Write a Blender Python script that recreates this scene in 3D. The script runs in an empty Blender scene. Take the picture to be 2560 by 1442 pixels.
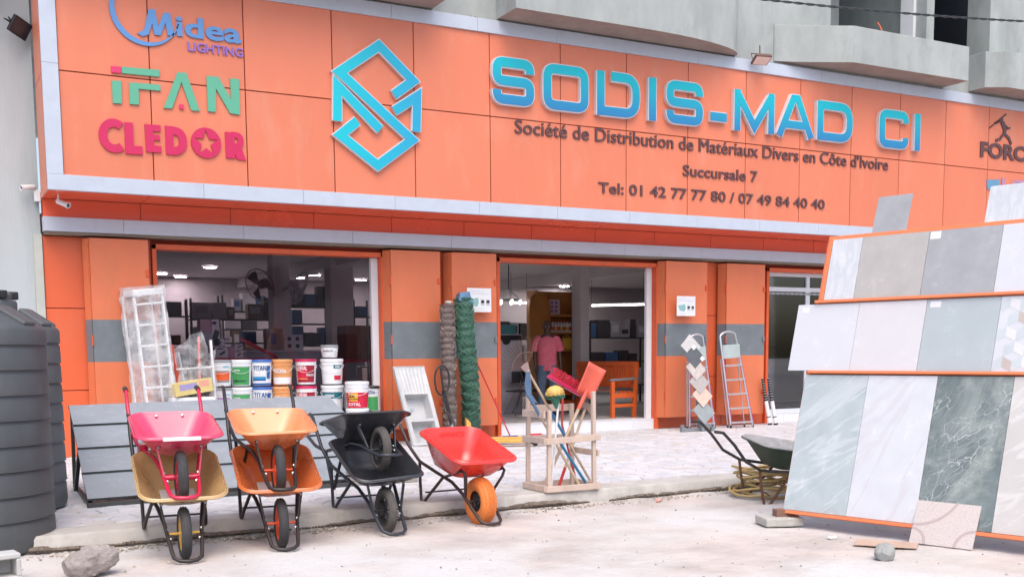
import bpy, bmesh, math, random
from mathutils import Vector, Matrix, noise
random.seed(7)
R = math.radians
scene = bpy.context.scene
# ---------------------------------------------------------------- camera
F_PX, CY_PX = 2710.0, 1163.0                 # focal length and principal row in photograph pixels (2560 x 1442)
CAM = Vector((-1.62, -14.76, 1.50))
_yaw, _pit, _rol = R(28.19), R(-5.90), R(-0.48)
_fw = Vector((math.sin(_yaw)*math.cos(_pit), math.cos(_yaw)*math.cos(_pit), math.sin(_pit)))
_r0 = Vector((math.cos(_yaw), -math.sin(_yaw), 0)); _u0 = _r0.cross(_fw)
_r = _r0*math.cos(_rol) + _u0*math.sin(_rol); _u = _u0*math.cos(_rol) - _r0*math.sin(_rol)
cam = bpy.data.cameras.new('camera'); cam_ob = bpy.data.objects.new('camera', cam)
scene.collection.objects.link(cam_ob); scene.camera = cam_ob
cam.sensor_fit = 'HORIZONTAL'; cam.sensor_width = 36; cam.lens = F_PX/2560*36
cam.shift_y = (CY_PX-721)/2560
cam.clip_start = .1; cam.clip_end = 1000
m = Matrix((_r, _u, -_fw)).transposed().to_4x4(); m.translation = CAM; cam_ob.matrix_world = m
# ---------------------------------------------------------------- sky, sun, exposure (bright overcast)
world = bpy.data.worlds.new('World'); scene.world = world; world.use_nodes = True
nt = world.node_tree; bg = nt.nodes['Background']
sky = nt.nodes.new('ShaderNodeTexSky'); sky.sky_type = 'NISHITA'; sky.sun_disc = False
SUN_EL, SUN_AZ = R(58), R(200)               # azimuth measured from +Y clockwise: behind the camera, a little left
sky.sun_elevation = SUN_EL; sky.sun_rotation = SUN_AZ
sky.dust_density = 4.0; sky.air_density = 1.0; sky.ozone_density = 0.6
nt.links.new(sky.outputs[0], bg.inputs[0]); bg.inputs[1].default_value = 0.15
sl = bpy.data.lights.new('sun', 'SUN'); sl.energy = 0.8; sl.angle = R(60); sl.color = (1, .96, .92)
so = bpy.data.objects.new('sun', sl); scene.collection.objects.link(so)
sd = Vector((math.sin(SUN_AZ)*math.cos(SUN_EL), math.cos(SUN_AZ)*math.cos(SUN_EL), math.sin(SUN_EL)))
so.rotation_euler = sd.to_track_quat('Z', 'Y').to_euler(); so.location = (0, -20, 30)
vs = scene.view_settings; vs.view_transform = 'Standard'; vs.look = 'None'; vs.gamma = 1; vs.use_curve_mapping = False
vs.exposure = 0.86
# ---------------------------------------------------------------- helpers
COL = scene.collection
def ray(x, y): return _fw + _r*((x-1280)/F_PX) - _u*((y-CY_PX)/F_PX)
def onY(x, y, Y): d = ray(x, y); return CAM + d*((Y-CAM.y)/d.y)
def onZ(x, y, z=0): d = ray(x, y); return CAM + d*((z-CAM.z)/d.z)
def onX(x, y, X): d = ray(x, y); return CAM + d*((X-CAM.x)/d.x)
def px_of(p):
    d = Vector(p)-CAM; w = d.dot(_fw); return 1280+F_PX*d.dot(_r)/w, CY_PX-F_PX*d.dot(_u)/w, w
V = Vector
class MB:
    def __init__(s): s.v=[]; s.f=[]; s.m=[]
    def add(s, vs_, fs, mi=0):
        o=len(s.v); s.v+= [tuple(p) for p in vs_]
        for f in fs: s.f.append(tuple(i+o for i in f)); s.m.append(mi)
        return s
    def box(s, x0,x1,y0,y1,z0,z1, mi=0):
        return s.add([(x0,y0,z0),(x1,y0,z0),(x1,y1,z0),(x0,y1,z0),(x0,y0,z1),(x1,y0,z1),(x1,y1,z1),(x0,y1,z1)],
            [(0,3,2,1),(4,5,6,7),(0,1,5,4),(1,2,6,5),(2,3,7,6),(3,0,4,7)], mi)
    def hexa(s, b, t, mi=0):      # 4 bottom and 4 top points
        return s.add(list(b)+list(t), [(0,3,2,1),(4,5,6,7),(0,1,5,4),(1,2,6,5),(2,3,7,6),(3,0,4,7)], mi)
    def bar(s, p, q, w, h, side=None, mi=0):
        p=V(p); q=V(q); d=(q-p).normalized()
        sd_=V(side) if side is not None else (d.cross(V((0,0,1))) if abs(d.z)<.99 else V((1,0,0)))
        sd_=(sd_-d*sd_.dot(d)).normalized(); up=d.cross(sd_).normalized()
        a=sd_*(w/2); b=up*(h/2)
        return s.hexa([p-a-b,p+a-b,p+a+b,p-a+b],[q-a-b,q+a-b,q+a+b,q-a+b], mi)
    def tube(s, pts, r, n=8, closed=False, mi=0, cap=True):
        pts=[V(p) for p in pts]; N=len(pts); rs=r if isinstance(r,(list,tuple)) else [r]*N
        tan=[]
        for i in range(N):
            a=pts[(i-1)%N] if closed or i>0 else pts[i]; b=pts[(i+1)%N] if closed or i<N-1 else pts[i]
            tan.append((b-a).normalized())
        t0=tan[0]; ref=V((0,0,1)) if abs(t0.z)<.9 else V((1,0,0))
        nx=t0.cross(ref).normalized(); vs_=[]
        for i in range(N):
            t=tan[i]; nx=(nx-t*nx.dot(t)); nx=nx.normalized() if nx.length>1e-6 else t.orthogonal().normalized()
            ny=t.cross(nx)
            for k in range(n):
                a=2*math.pi*k/n; vs_.append(pts[i]+(nx*math.cos(a)+ny*math.sin(a))*rs[i])
        fs=[]
        for i in range(N if closed else N-1):
            j=(i+1)%N
            for k in range(n):
                l=(k+1)%n; fs.append((i*n+k,i*n+l,j*n+l,j*n+k))
        if cap and not closed: fs.append(tuple(range(n-1,-1,-1))); fs.append(tuple((N-1)*n+k for k in range(n)))
        return s.add(vs_,fs,mi)
    def lathe(s, prof, n=24, M=None, mi=0, a0=0, a1=None):
        M=M or Matrix(); full=a1 is None; a1=2*math.pi if full else a1; cnt=n if full else n+1
        vs_=[]
        for (r_,z) in prof:
            for k in range(cnt):
                a=a0+(a1-a0)*k/n; vs_.append(M@V((r_*math.cos(a),r_*math.sin(a),z)))
        fs=[]
        for i in range(len(prof)-1):
            for k in range(n):
                l=(k+1)%cnt; fs.append((i*cnt+k,i*cnt+l,(i+1)*cnt+l,(i+1)*cnt+k))
        return s.add(vs_,fs,mi)
    def prism(s, poly, o, ux, uy, d, mi=0):   # polygon in the plane o+ux*a+uy*b, extruded by vector d
        o=V(o); ux=V(ux); uy=V(uy); d=V(d); n=len(poly)
        a=[o+ux*p[0]+uy*p[1] for p in poly]; b=[p+d for p in a]
        fs=[tuple(range(n)),tuple(range(2*n-1,n-1,-1))]+[(i,i+n,(i+1)%n+n,(i+1)%n) for i in range(n)]
        return s.add(a+b,fs,mi)
    def loft(s, loops, mi=0, cap0=True, cap1=True):
        n=len(loops[0]); vs_=[p for l in loops for p in l]; fs=[]
        for i in range(len(loops)-1):
            for k in range(n): l=(k+1)%n; fs.append((i*n+k,i*n+l,(i+1)*n+l,(i+1)*n+k))
        if cap0: fs.append(tuple(range(n-1,-1,-1)))
        if cap1: fs.append(tuple((len(loops)-1)*n+k for k in range(n)))
        return s.add(vs_,fs,mi)
    def grid(s, fn, nu, nv, mi=0):
        vs_=[fn(i/nu,j/nv) for j in range(nv+1) for i in range(nu+1)]
        return s.add(vs_,[(j*(nu+1)+i,j*(nu+1)+i+1,(j+1)*(nu+1)+i+1,(j+1)*(nu+1)+i) for j in range(nv) for i in range(nu)],mi)
    def build(s, name, mats, parent=None, smooth=None, bevel=0, world=True, recalc=True):
        me=bpy.data.meshes.new(name); me.from_pydata(s.v,[],s.f)
        if not isinstance(mats,(list,tuple)): mats=[mats]
        for m_ in mats: me.materials.append(m_)
        if any(s.m): me.polygons.foreach_set('material_index', s.m)
        if recalc:
            bm=bmesh.new(); bm.from_mesh(me); bmesh.ops.recalc_face_normals(bm,faces=bm.faces); bm.to_mesh(me); bm.free()
        if smooth:
            me.polygons.foreach_set('use_smooth',[True]*len(me.polygons)); me.set_sharp_from_angle(angle=R(smooth))
        me.update()
        ob=bpy.data.objects.new(name,me); COL.objects.link(ob)
        if bevel:
            b=ob.modifiers.new('bevel','BEVEL'); b.width=bevel; b.segments=2; b.limit_method='ANGLE'; b.angle_limit=R(40)
        if parent is not None:
            ob.parent=parent
            if world and ABS.get(parent.name): ob.matrix_parent_inverse=ABS[parent.name].inverted()
        return ob
ABS={}
def thing(name, label, cat, loc=(0,0,0), rot=None, group=None, parts_world=True):
    o=bpy.data.objects.new(name,None); COL.objects.link(o); o.empty_display_size=.1
    mm=(rot.to_4x4() if rot is not None else Matrix()); mm=Matrix.Translation(loc)@mm
    o.matrix_world=mm
    o['label']=label; o['category']=cat
    if group: o['group']=group
    if parts_world: ABS[o.name]=mm.copy()
    return o
def tag(o, label, cat, group=None, kind=None):
    o['label']=label; o['category']=cat
    if group: o['group']=group
    if kind: o['kind']=kind
    return o
def setting(o): o['kind']='structure'; return o
def copy_tree(o, mtx=None, label=None, parent=None):
    c=o.copy(); COL.objects.link(c)
    if parent is not None: c.parent=parent
    if mtx is not None: c.matrix_world=mtx
    if label: c['label']=label
    for ch in list(o.children): copy_tree(ch, None, None, c)
    return c
# ---------------------------------------------------------------- materials
def _n(nt,t,**k):
    n=nt.nodes.new(t)
    for a,b in k.items(): setattr(n,a,b)
    return n
def mat(name, col, rough=.5, metal=0, var=.12, scale=4, bump=0, bscale=60, dirt=None, dirt_amt=.5, dscale=2.5, coat=0, stretch=None, alpha=None, trans=0, spec=.5, local=False, ov=0):
    m_=bpy.data.materials.new(name); m_.use_nodes=True; t=m_.node_tree; b=t.nodes['Principled BSDF']; L=t.links.new
    if local: pos=_n(t,'ShaderNodeTexCoord').outputs['Object']
    else: pos=_n(t,'ShaderNodeNewGeometry').outputs['Position']
    if stretch:
        mp=_n(t,'ShaderNodeMapping'); mp.inputs['Scale'].default_value=stretch; L(pos,mp.inputs[0]); pos=mp.outputs[0]
    nz=_n(t,'ShaderNodeTexNoise'); nz.inputs['Scale'].default_value=scale; nz.inputs['Detail'].default_value=7; nz.inputs['Roughness'].default_value=.62; L(pos,nz.inputs[0])
    mr=_n(t,'ShaderNodeMapRange'); mr.inputs[1].default_value=.3; mr.inputs[2].default_value=.7; mr.inputs[3].default_value=1-var; mr.inputs[4].default_value=1+var*.6; L(nz.outputs[0],mr.inputs[0])
    mx=_n(t,'ShaderNodeMix',data_type='RGBA',blend_type='MULTIPLY'); mx.inputs['Factor'].default_value=1; mx.inputs[6].default_value=(*col,1); L(mr.outputs[0],mx.inputs[7])
    out=mx.outputs[2]
    if ov:
        oi=_n(t,'ShaderNodeObjectInfo'); ro=_n(t,'ShaderNodeMapRange'); ro.inputs[3].default_value=1-ov; ro.inputs[4].default_value=1+ov*.5; L(oi.outputs['Random'],ro.inputs[0]); mo=_n(t,'ShaderNodeMix',data_type='RGBA',blend_type='MULTIPLY'); mo.inputs['Factor'].default_value=1; L(out,mo.inputs[6]); L(ro.outputs[0],mo.inputs[7]); out=mo.outputs[2]
    if dirt:
        n2=_n(t,'ShaderNodeTexNoise'); n2.inputs['Scale'].default_value=dscale; n2.inputs['Detail'].default_value=10; n2.inputs['Roughness'].default_value=.7; L(pos,n2.inputs[0])
        r2=_n(t,'ShaderNodeMapRange'); r2.inputs[1].default_value=.52; r2.inputs[2].default_value=.72; r2.inputs[3].default_value=0; r2.inputs[4].default_value=dirt_amt; L(n2.outputs[0],r2.inputs[0])
        m2=_n(t,'ShaderNodeMix',data_type='RGBA'); L(r2.outputs[0],m2.inputs[0]); L(out,m2.inputs[6]); m2.inputs[7].default_value=(*dirt,1); out=m2.outputs[2]
    L(out,b.inputs['Base Color'])
    rr=_n(t,'ShaderNodeMapRange'); rr.inputs[3].default_value=max(.02,rough-.1); rr.inputs[4].default_value=min(1,rough+.1); L(nz.outputs[0],rr.inputs[0]); L(rr.outputs[0],b.inputs['Roughness'])
    b.inputs['Metallic'].default_value=metal; b.inputs['Coat Weight'].default_value=coat; b.inputs['Coat Roughness'].default_value=.15; b.inputs['Specular IOR Level'].default_value=spec
    if trans: b.inputs['Transmission Weight'].default_value=trans
    if bump:
        n3=_n(t,'ShaderNodeTexNoise'); n3.inputs['Scale'].default_value=bscale; n3.inputs['Detail'].default_value=5; L(pos,n3.inputs[0])
        bp=_n(t,'ShaderNodeBump'); bp.inputs['Strength'].default_value=1; bp.inputs['Distance'].default_value=bump; L(n3.outputs[0],bp.inputs['Height']); L(bp.outputs[0],b.inputs['Normal'])
    return m_
def emis(name,col,s):
    m_=bpy.data.materials.new(name); m_.use_nodes=True; b=m_.node_tree.nodes['Principled BSDF']
    b.inputs['Base Color'].default_value=(.8,.8,.8,1); b.inputs['Emission Color'].default_value=(*col,1); b.inputs['Emission Strength'].default_value=s; return m_
def glassmat(name, tint=(.8,.8,.85), base=.06):
    m_=bpy.data.materials.new(name); m_.use_nodes=True; t=m_.node_tree; L=t.links.new; t.nodes.remove(t.nodes['Principled BSDF']); o=t.nodes['Material Output']
    tr=_n(t,'ShaderNodeBsdfTransparent'); tr.inputs[0].default_value=(*tint,1); gl=_n(t,'ShaderNodeBsdfGlossy'); gl.inputs['Roughness'].default_value=.02; gl.inputs[0].default_value=(.9,.92,.95,1)
    fr=_n(t,'ShaderNodeFresnel'); fr.inputs[0].default_value=1.5; ad=_n(t,'ShaderNodeMath',operation='ADD'); ad.inputs[1].default_value=base; L(fr.outputs[0],ad.inputs[0])
    mx=_n(t,'ShaderNodeMixShader'); L(ad.outputs[0],mx.inputs[0]); L(tr.outputs[0],mx.inputs[1]); L(gl.outputs[0],mx.inputs[2]); L(mx.outputs[0],o.inputs[0]); return m_
def plasticfilm(name):
    m_=bpy.data.materials.new(name); m_.use_nodes=True; t=m_.node_tree; L=t.links.new; b=t.nodes['Principled BSDF']; o=t.nodes['Material Output']
    b.inputs['Base Color'].default_value=(.62,.63,.65,1); b.inputs['Roughness'].default_value=.25
    tr=_n(t,'ShaderNodeBsdfTransparent'); mx=_n(t,'ShaderNodeMixShader'); nz=_n(t,'ShaderNodeTexNoise'); nz.inputs['Scale'].default_value=6; nz.inputs['Detail'].default_value=3
    g=_n(t,'ShaderNodeNewGeometry'); L(g.outputs['Position'],nz.inputs[0]); mr=_n(t,'ShaderNodeMapRange'); mr.inputs[1].default_value=.35; mr.inputs[2].default_value=.65; mr.inputs[3].default_value=.16; mr.inputs[4].default_value=.52
    L(nz.outputs[0],mr.inputs[0]); L(mr.outputs[0],mx.inputs[0]); L(tr.outputs[0],mx.inputs[1]); L(b.outputs[0],mx.inputs[2]); L(mx.outputs[0],o.inputs[0])
    bp=_n(t,'ShaderNodeBump'); bp.inputs['Distance'].default_value=.02; L(nz.outputs[0],bp.inputs['Height']); L(bp.outputs[0],b.inputs['Normal']); return m_
def gradmat(name, top, bot, z0, z1, axis=2, rough=.35):
    m_=bpy.data.materials.new(name); m_.use_nodes=True; t=m_.node_tree; L=t.links.new; b=t.nodes['Principled BSDF']
    g=_n(t,'ShaderNodeNewGeometry'); sp=_n(t,'ShaderNodeSeparateXYZ'); L(g.outputs['Position'],sp.inputs[0])
    mr=_n(t,'ShaderNodeMapRange'); mr.inputs[1].default_value=z0; mr.inputs[2].default_value=z1; L(sp.outputs[axis],mr.inputs[0])
    mx=_n(t,'ShaderNodeMix',data_type='RGBA'); L(mr.outputs[0],mx.inputs[0]); mx.inputs[6].default_value=(*bot,1); mx.inputs[7].default_value=(*top,1); L(mx.outputs[2],b.inputs['Base Color']); b.inputs['Roughness'].default_value=rough; return m_
OR=(.67,.192,.104)
MT=dict(
 orange=mat('orange_panel',OR,.38,var=.05,scale=1.2,bump=.0012,bscale=1.6,dirt=(.62,.36,.26),dirt_amt=.30,dscale=2.2,stretch=(1,1,.35),ov=.05),
 shutter=mat('orange_shutter_paint',(.66,.175,.076),.45,var=.06,scale=3,bump=.0014,bscale=8,dirt=(.48,.17,.08),dirt_amt=.35,dscale=3.5,stretch=(1,1,.5),ov=.04),
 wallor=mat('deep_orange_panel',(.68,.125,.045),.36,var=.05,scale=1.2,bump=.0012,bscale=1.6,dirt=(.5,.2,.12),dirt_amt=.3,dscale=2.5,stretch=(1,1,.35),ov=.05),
 recess=mat('shade_tinted_orange_panel',(.78,.125,.06),.25,var=.05,scale=1.2),  # same orange cladding, with shade and red bounce light mixed into the colour
 joint=mat('joint_red',(.33,.035,.012),.7),
 frame=mat('red_orange_frame',(.66,.10,.025),.45,var=.12,dirt=(.25,.08,.04),dirt_amt=.3),
 band=mat('grey_band_paint',(.155,.18,.20),.5,var=.12,dirt=(.24,.25,.26),dirt_amt=.4,dscale=4),
 trim=mat('white_aluminium_trim',(.46,.51,.60),.35,var=.05,dirt=(.33,.36,.40),dirt_amt=.25,dscale=5),
 alu=mat('aluminium',(.62,.64,.68),.32,metal=.85,var=.08),
 alup=mat('aluminium_frame_paint',(.60,.63,.68),.4,var=.05),
 conc=mat('raw_concrete',(.35,.38,.375),.9,var=.22,scale=1.6,bump=.006,bscale=9,dirt=(.18,.20,.20),dirt_amt=.55,dscale=1.3,stretch=(1,1,.45)),
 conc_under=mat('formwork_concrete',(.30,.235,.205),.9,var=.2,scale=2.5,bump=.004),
 wall=mat('render_wall',(.44,.48,.50),.9,var=.12,scale=1,bump=.003,bscale=25,dirt=(.25,.30,.31),dirt_amt=.5,dscale=1.0,stretch=(1.6,1.6,.3)),
 kerb=mat('kerb_concrete',(.49,.47,.445),.9,var=.18,scale=3,bump=.006,bscale=22,dirt=(.20,.185,.15),dirt_amt=.6,dscale=2.2),
 white=mat('white_plastic',(.72,.73,.75),.35,var=.04), whitep=mat('white_paint',(.68,.69,.72),.55,var=.05),
 ceil=mat('ceiling_white',(.66,.62,.64),.8,var=.04),
 inwall=mat('interior_wall',(.42,.37,.39),.8,var=.06),
 infloor=mat('interior_tile',(.50,.48,.48),.3,var=.08),
 black=mat('black_paint',(.018,.018,.021),.4,var=.2), brown=mat('dark_brown_frame',(.045,.026,.024),.38,var=.2),
 rubber=mat('tyre_rubber',(.045,.045,.05),.75,var=.25,dirt=(.20,.17,.14),dirt_amt=.3),
 tank=mat('black_tank_plastic',(.078,.086,.093),.5,var=.2,scale=2,dirt=(.15,.14,.14),dirt_amt=.4,dscale=1.6,stretch=(1,1,.35)),
 wood=mat('pale_wood',(.56,.44,.37),.7,var=.16,scale=8,stretch=(1,1,.25),bump=.001),
 wood2=mat('handle_wood',(.55,.42,.30),.65,var=.18,scale=14),
 steel=mat('steel',(.45,.46,.48),.35,metal=1,var=.1),
 dark=mat('painted_interior_dark',(.02,.017,.018),.7),
 glass=glassmat('shop_glass',(.82,.78,.81),.01), glass2=glassmat('door_glass',(.60,.62,.64),.07),
 film=plasticfilm('clear_plastic_film'),
)
GREY=[mat('tmp%d'%i,(.3,.3,.3)) for i in range(0)]
def simple(name,c,r=.5,metal=0,**k):
    if name not in MT: MT[name]=mat(name,c,r,metal,**k)
    return MT[name]
# ---------------------------------------------------------------- text
def text_geo(body, bold=0.0, res=3, spacing=1.0):
    cu=bpy.data.curves.new('lettering','FONT'); cu.body=body; cu.size=1; cu.offset=bold; cu.resolution_u=res; cu.space_character=spacing
    ob=bpy.data.objects.new('lettering',cu); me=bpy.data.meshes.new_from_object(ob)
    vs_=[tuple(v.co) for v in me.vertices]; fs=[tuple(p.vertices) for p in me.polygons]
    bpy.data.objects.remove(ob); bpy.data.curves.remove(cu); bpy.data.meshes.remove(me)
    x0=min(v[0] for v in vs_); x1=max(v[0] for v in vs_)
    return [((v[0]-x0)/(x1-x0),v[1]) for v in vs_],fs
def text_mb(body, o, ux, uy, width, cap, n, depth=.02, bold=0.0, mi=0, mb=None):
    """flat text: o = baseline left, ux/uy unit vectors, n = outward normal; cap = capital height"""
    vs_,fs=text_geo(body,bold); o=V(o);ux=V(ux);uy=V(uy);n=V(n); k=cap/.70
    mb=mb or MB()
    bm=bmesh.new(); bv=[bm.verts.new(o+ux*(a*width)+uy*(b*k)) for a,b in vs_]
    for f in fs:
        try: bm.faces.new([bv[i] for i in f])
        except ValueError: pass
    g=bmesh.ops.extrude_face_region(bm,geom=bm.faces[:]); ev=[e for e in g['geom'] if isinstance(e,bmesh.types.BMVert)]
    bmesh.ops.translate(bm,vec=n*depth,verts=ev); bm.verts.index_update()
    mb.add([v.co[:] for v in bm.verts],[tuple(v.index for v in f.verts) for f in bm.faces],mi); bm.free()
    return mb

def text_chars(body, o, ux, uy, width, cap, n, depth=.02, bold=0.0):
    """the same text as one MB per character (islands that overlap sideways are one character)"""
    vs_,fs=text_geo(body,bold); par=list(range(len(vs_)))
    def fd(i):
        while par[i]!=i: par[i]=par[par[i]]; i=par[i]
        return i
    for f in fs:
        for k in f[1:]: par[fd(k)]=fd(f[0])
    isl={}
    for f in fs: isl.setdefault(fd(f[0]),[]).append(f)
    items=[]
    for k,fl in isl.items():
        xs=[vs_[i][0] for f in fl for i in f]; items.append([min(xs),max(xs),fl])
    items.sort(key=lambda t:t[0]); out=[]
    for it in items:
        if out and min(out[-1][1],it[1])-max(out[-1][0],it[0])>.35*min(out[-1][1]-out[-1][0],it[1]-it[0]):
            out[-1][2]+=it[2]; out[-1][1]=max(out[-1][1],it[1]); out[-1][0]=min(out[-1][0],it[0])
        else: out.append(it)
    o=V(o);ux=V(ux);uy=V(uy);n=V(n); k=cap/.70; res=[]
    for it in out:
        bm=bmesh.new(); mp={}
        for f in it[2]:
            for i in f:
                if i not in mp: a,b=vs_[i]; mp[i]=bm.verts.new(o+ux*(a*width)+uy*(b*k))
            try: bm.faces.new([mp[i] for i in f])
            except ValueError: pass
        g=bmesh.ops.extrude_face_region(bm,geom=bm.faces[:]); bmesh.ops.translate(bm,vec=n*depth,verts=[e for e in g['geom'] if isinstance(e,bmesh.types.BMVert)]); bm.verts.index_update()
        mb=MB(); mb.add([v.co[:] for v in bm.verts],[tuple(v.index for v in f.verts) for f in bm.faces]); bm.free(); res.append(mb)
    return res
# ================================================================ setting: street ground, terrace, sky is the world
def edgeY(x): return -5.87+.0384*(x+.0)          # front edge line of the terrace
def ground():
    def rng(a,b,s):
        n=int(round((b-a)/s)); return [a+(b-a)*i/n for i in range(n+1)]
    xs=[-150,-80,-40,-20,-12,-8,-6]+rng(-5,9,.075)+[10,12,15,20,40,80,150]
    ys=[-150,-80,-40,-25,-18,-15]+rng(-13.5,-5.2,.075)+[-4,0,6,15,40,80,150]
    vs_=[]
    for y in ys:
        for x in xs:
            z=0
            if -6<x<10 and -14.5<y<-5:
                z=.012*noise.noise((x*.9,y*.9,0))+.008*noise.noise((x*3.1,y*3.1,3))+.004*noise.noise((x*11,y*11,5))
                d=edgeY(x)-y
                if d<.35: z+=.035*max(0,1-max(d,0)/.35)*(.6+1.2*noise.noise((x*2.3,y*4,9)))
                z-=.006
            vs_.append((x,y,z))
    nx=len(xs); mb=MB(); mb.add(vs_,[(j*nx+i,j*nx+i+1,(j+1)*nx+i+1,(j+1)*nx+i) for j in range(len(ys)-1) for i in range(nx-1)])
    m_=mat('dusty_street',(.51,.455,.425),.95,var=.26,scale=1.6,bump=.012,bscale=16)
    t=m_.node_tree; L=t.links.new; b=t.nodes['Principled BSDF']; src=b.inputs['Base Color'].links[0].from_socket
    g=_n(t,'ShaderNodeNewGeometry'); n1=_n(t,'ShaderNodeTexNoise'); n1.inputs['Scale'].default_value=.55; n1.inputs['Detail'].default_value=8; n1.inputs['Roughness'].default_value=.65; L(g.outputs['Position'],n1.inputs[0])
    r1=_n(t,'ShaderNodeMapRange'); r1.inputs[1].default_value=.42; r1.inputs[2].default_value=.60; L(n1.outputs[0],r1.inputs[0])
    mx=_n(t,'ShaderNodeMix',data_type='RGBA'); L(r1.outputs[0],mx.inputs[0]); L(src,mx.inputs[6]); mx.inputs[7].default_value=(.56,.55,.545,1)
    n2=_n(t,'ShaderNodeTexNoise'); n2.inputs['Scale'].default_value=38; n2.inputs['Detail'].default_value=6; L(g.outputs['Position'],n2.inputs[0])
    r2=_n(t,'ShaderNodeMapRange'); r2.inputs[1].default_value=.60; r2.inputs[2].default_value=.72; r2.inputs[4].default_value=.4; L(n2.outputs[0],r2.inputs[0])
    m2=_n(t,'ShaderNodeMix',data_type='RGBA'); L(r2.outputs[0],m2.inputs[0]); L(mx.outputs[2],m2.inputs[6]); m2.inputs[7].default_value=(.33,.29,.26,1); L(m2.outputs[2],b.inputs['Base Color'])
    setting(mb.build('street_ground',m_,smooth=80,recalc=False))
ground()
TZ=.15
terr=thing('terrace','pale crazy paved terrace with a low concrete edge in front of the shop','terrace'); setting(terr)
def terrace():
    mb=MB(); X0,X1=-7.,20.
    n=120; prev=None
    top=[];fr=[];bt=[];bk=[]
    for i in range(n+1):
        x=X0+(X1-X0)*i/n; e=edgeY(x)+.016*noise.noise((x*2.1,0,1))+.010*noise.noise((x*9,0,4))
        top.append((x,e+.02,TZ)); fr.append((x,e,TZ-.025)); bt.append((x,e+.015*noise.noise((x*5,2,0)),-.1)); bk.append((x,edgeY(x)+.36,TZ))
    mb.add(bk+top+fr+bt,[(r_*(n+1)+i,r_*(n+1)+i+1,(r_+1)*(n+1)+i+1,(r_+1)*(n+1)+i) for r_ in range(3) for i in range(n)])
    mb.build('edge_slab',MT['kerb'],terr,smooth=50)
    mb=MB(); a,b=edgeY(X0)+.36,edgeY(X1)+.36
    mb.add([(X0,a,TZ-.007),(X1,b,TZ-.007),(X1,1.3,TZ-.007),(X0,1.3,TZ-.007)],[(0,1,2,3)])
    mb.build('mortar_bed',simple('mortar',(.50,.49,.49),.95,var=.2,bump=.003),terr)
    # crazy paving: Voronoi cells clipped from jittered seeds
    rnd=random.Random(3); seeds=[]; s=.215
    y=edgeY(0)+.36
    xs0,xs1,ys0,ys1=-1.2,13.2,-5.7,1.0
    ny=int((ys1-ys0)/s); nx=int((xs1-xs0)/s)
    grid={}
    for j in range(ny):
        for i in range(nx):
            p=(xs0+(i+rnd.random())*s*1.0, ys0+(j+rnd.random())*s); grid[(i,j)]=p
    mats=[simple('paving_white',(.62,.62,.65),.6,var=.16,scale=7,dirt=(.42,.41,.40),dirt_amt=.4),simple('paving_grey',(.56,.57,.60),.6,var=.16,scale=7,dirt=(.35,.33,.3),dirt_amt=.4),
          simple('paving_beige',(.57,.55,.54),.6,var=.16,scale=7,dirt=(.38,.34,.3),dirt_amt=.4),simple('paving_blue',(.56,.58,.62),.55,var=.18,scale=7,dirt=(.4,.38,.36),dirt_amt=.3)]
    cells=[]
    for (i,j),p in grid.items():
        poly=[(p[0]-1,p[1]-1),(p[0]+1,p[1]-1),(p[0]+1,p[1]+1),(p[0]-1,p[1]+1)]
        for di in range(-2,3):
            for dj in range(-2,3):
                q=grid.get((i+di,j+dj))
                if q is None or q is p: continue
                mx_,my=(p[0]+q[0])/2,(p[1]+q[1])/2; nx_,ny_=q[0]-p[0],q[1]-p[1]; l=math.hypot(nx_,ny_)
                if l<1e-6: continue
                nx_/=l; ny_/=l; off=mx_*nx_+my*ny_-.0035
                out=[]
                for a in range(len(poly)):
                    A=poly[a];B=poly[(a+1)%len(poly)]; da=A[0]*nx_+A[1]*ny_-off; db=B[0]*nx_+B[1]*ny_-off
                    if da<=0: out.append(A)
                    if da*db<0: t=da/(da-db); out.append((A[0]+(B[0]-A[0])*t,A[1]+(B[1]-A[1])*t))
                poly=out
                if not poly: break
            if not poly: break
        # clip to the paved field (front strip, wall line)
        if poly:
            for (nx_,ny_,off) in ((.0384,-1,-(edgeY(0)+.365)),(0,1,.985)):
                out=[]
                for a in range(len(poly)):
                    A=poly[a];B=poly[(a+1)%len(poly)]; da=A[0]*nx_+A[1]*ny_-off; db=B[0]*nx_+B[1]*ny_-off
                    if da<=0: out.append(A)
                    if da*db<0: t=da/(da-db); out.append((A[0]+(B[0]-A[0])*t,A[1]+(B[1]-A[1])*t))
                poly=out
        if poly and len(poly)>=3:
            ar=abs(sum(poly[a][0]*poly[(a+1)%len(poly)][1]-poly[(a+1)%len(poly)][0]*poly[a][1] for a in range(len(poly))))/2
            if ar>.002: 
                P=px_of((p[0],p[1],TZ)); vis=1 if 150<P[0]<2100 else 0
                hid=(-.4<p[0]<2.9 and -4.3<p[1]<0)
                cells.append((vis*(0.01 if hid else 1)*ar/P[2]**3,p,poly))
    cells.sort(key=lambda c:-c[0]); rest=MB()
    for k,(sc,p,poly) in enumerate(cells):
        z=TZ+rnd.uniform(-.002,.003); tx,ty=rnd.uniform(-.006,.006),rnd.uniform(-.006,.006); n=len(poly); mi=rnd.choice((0,0,1,1,2,3))
        top=[(p[0]+(a-p[0])*.97,p[1]+(b-p[1])*.97,z+(a-p[0])*tx+(b-p[1])*ty) for a,b in poly]; bot=[(a,b,TZ-.012) for a,b in poly]
        mb=MB() if k<300 else rest
        mb.add(top+bot,[tuple(range(n))]+[(i,(i+1)%n,(i+1)%n+n,i+n) for i in range(n)],0 if k<300 else mi)
        if k<300: mb.build('paving_stone',mats[mi],terr)
    o=rest.build('paving_remainder',mats,terr); o['kind']='stuff'
terrace()
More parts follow.
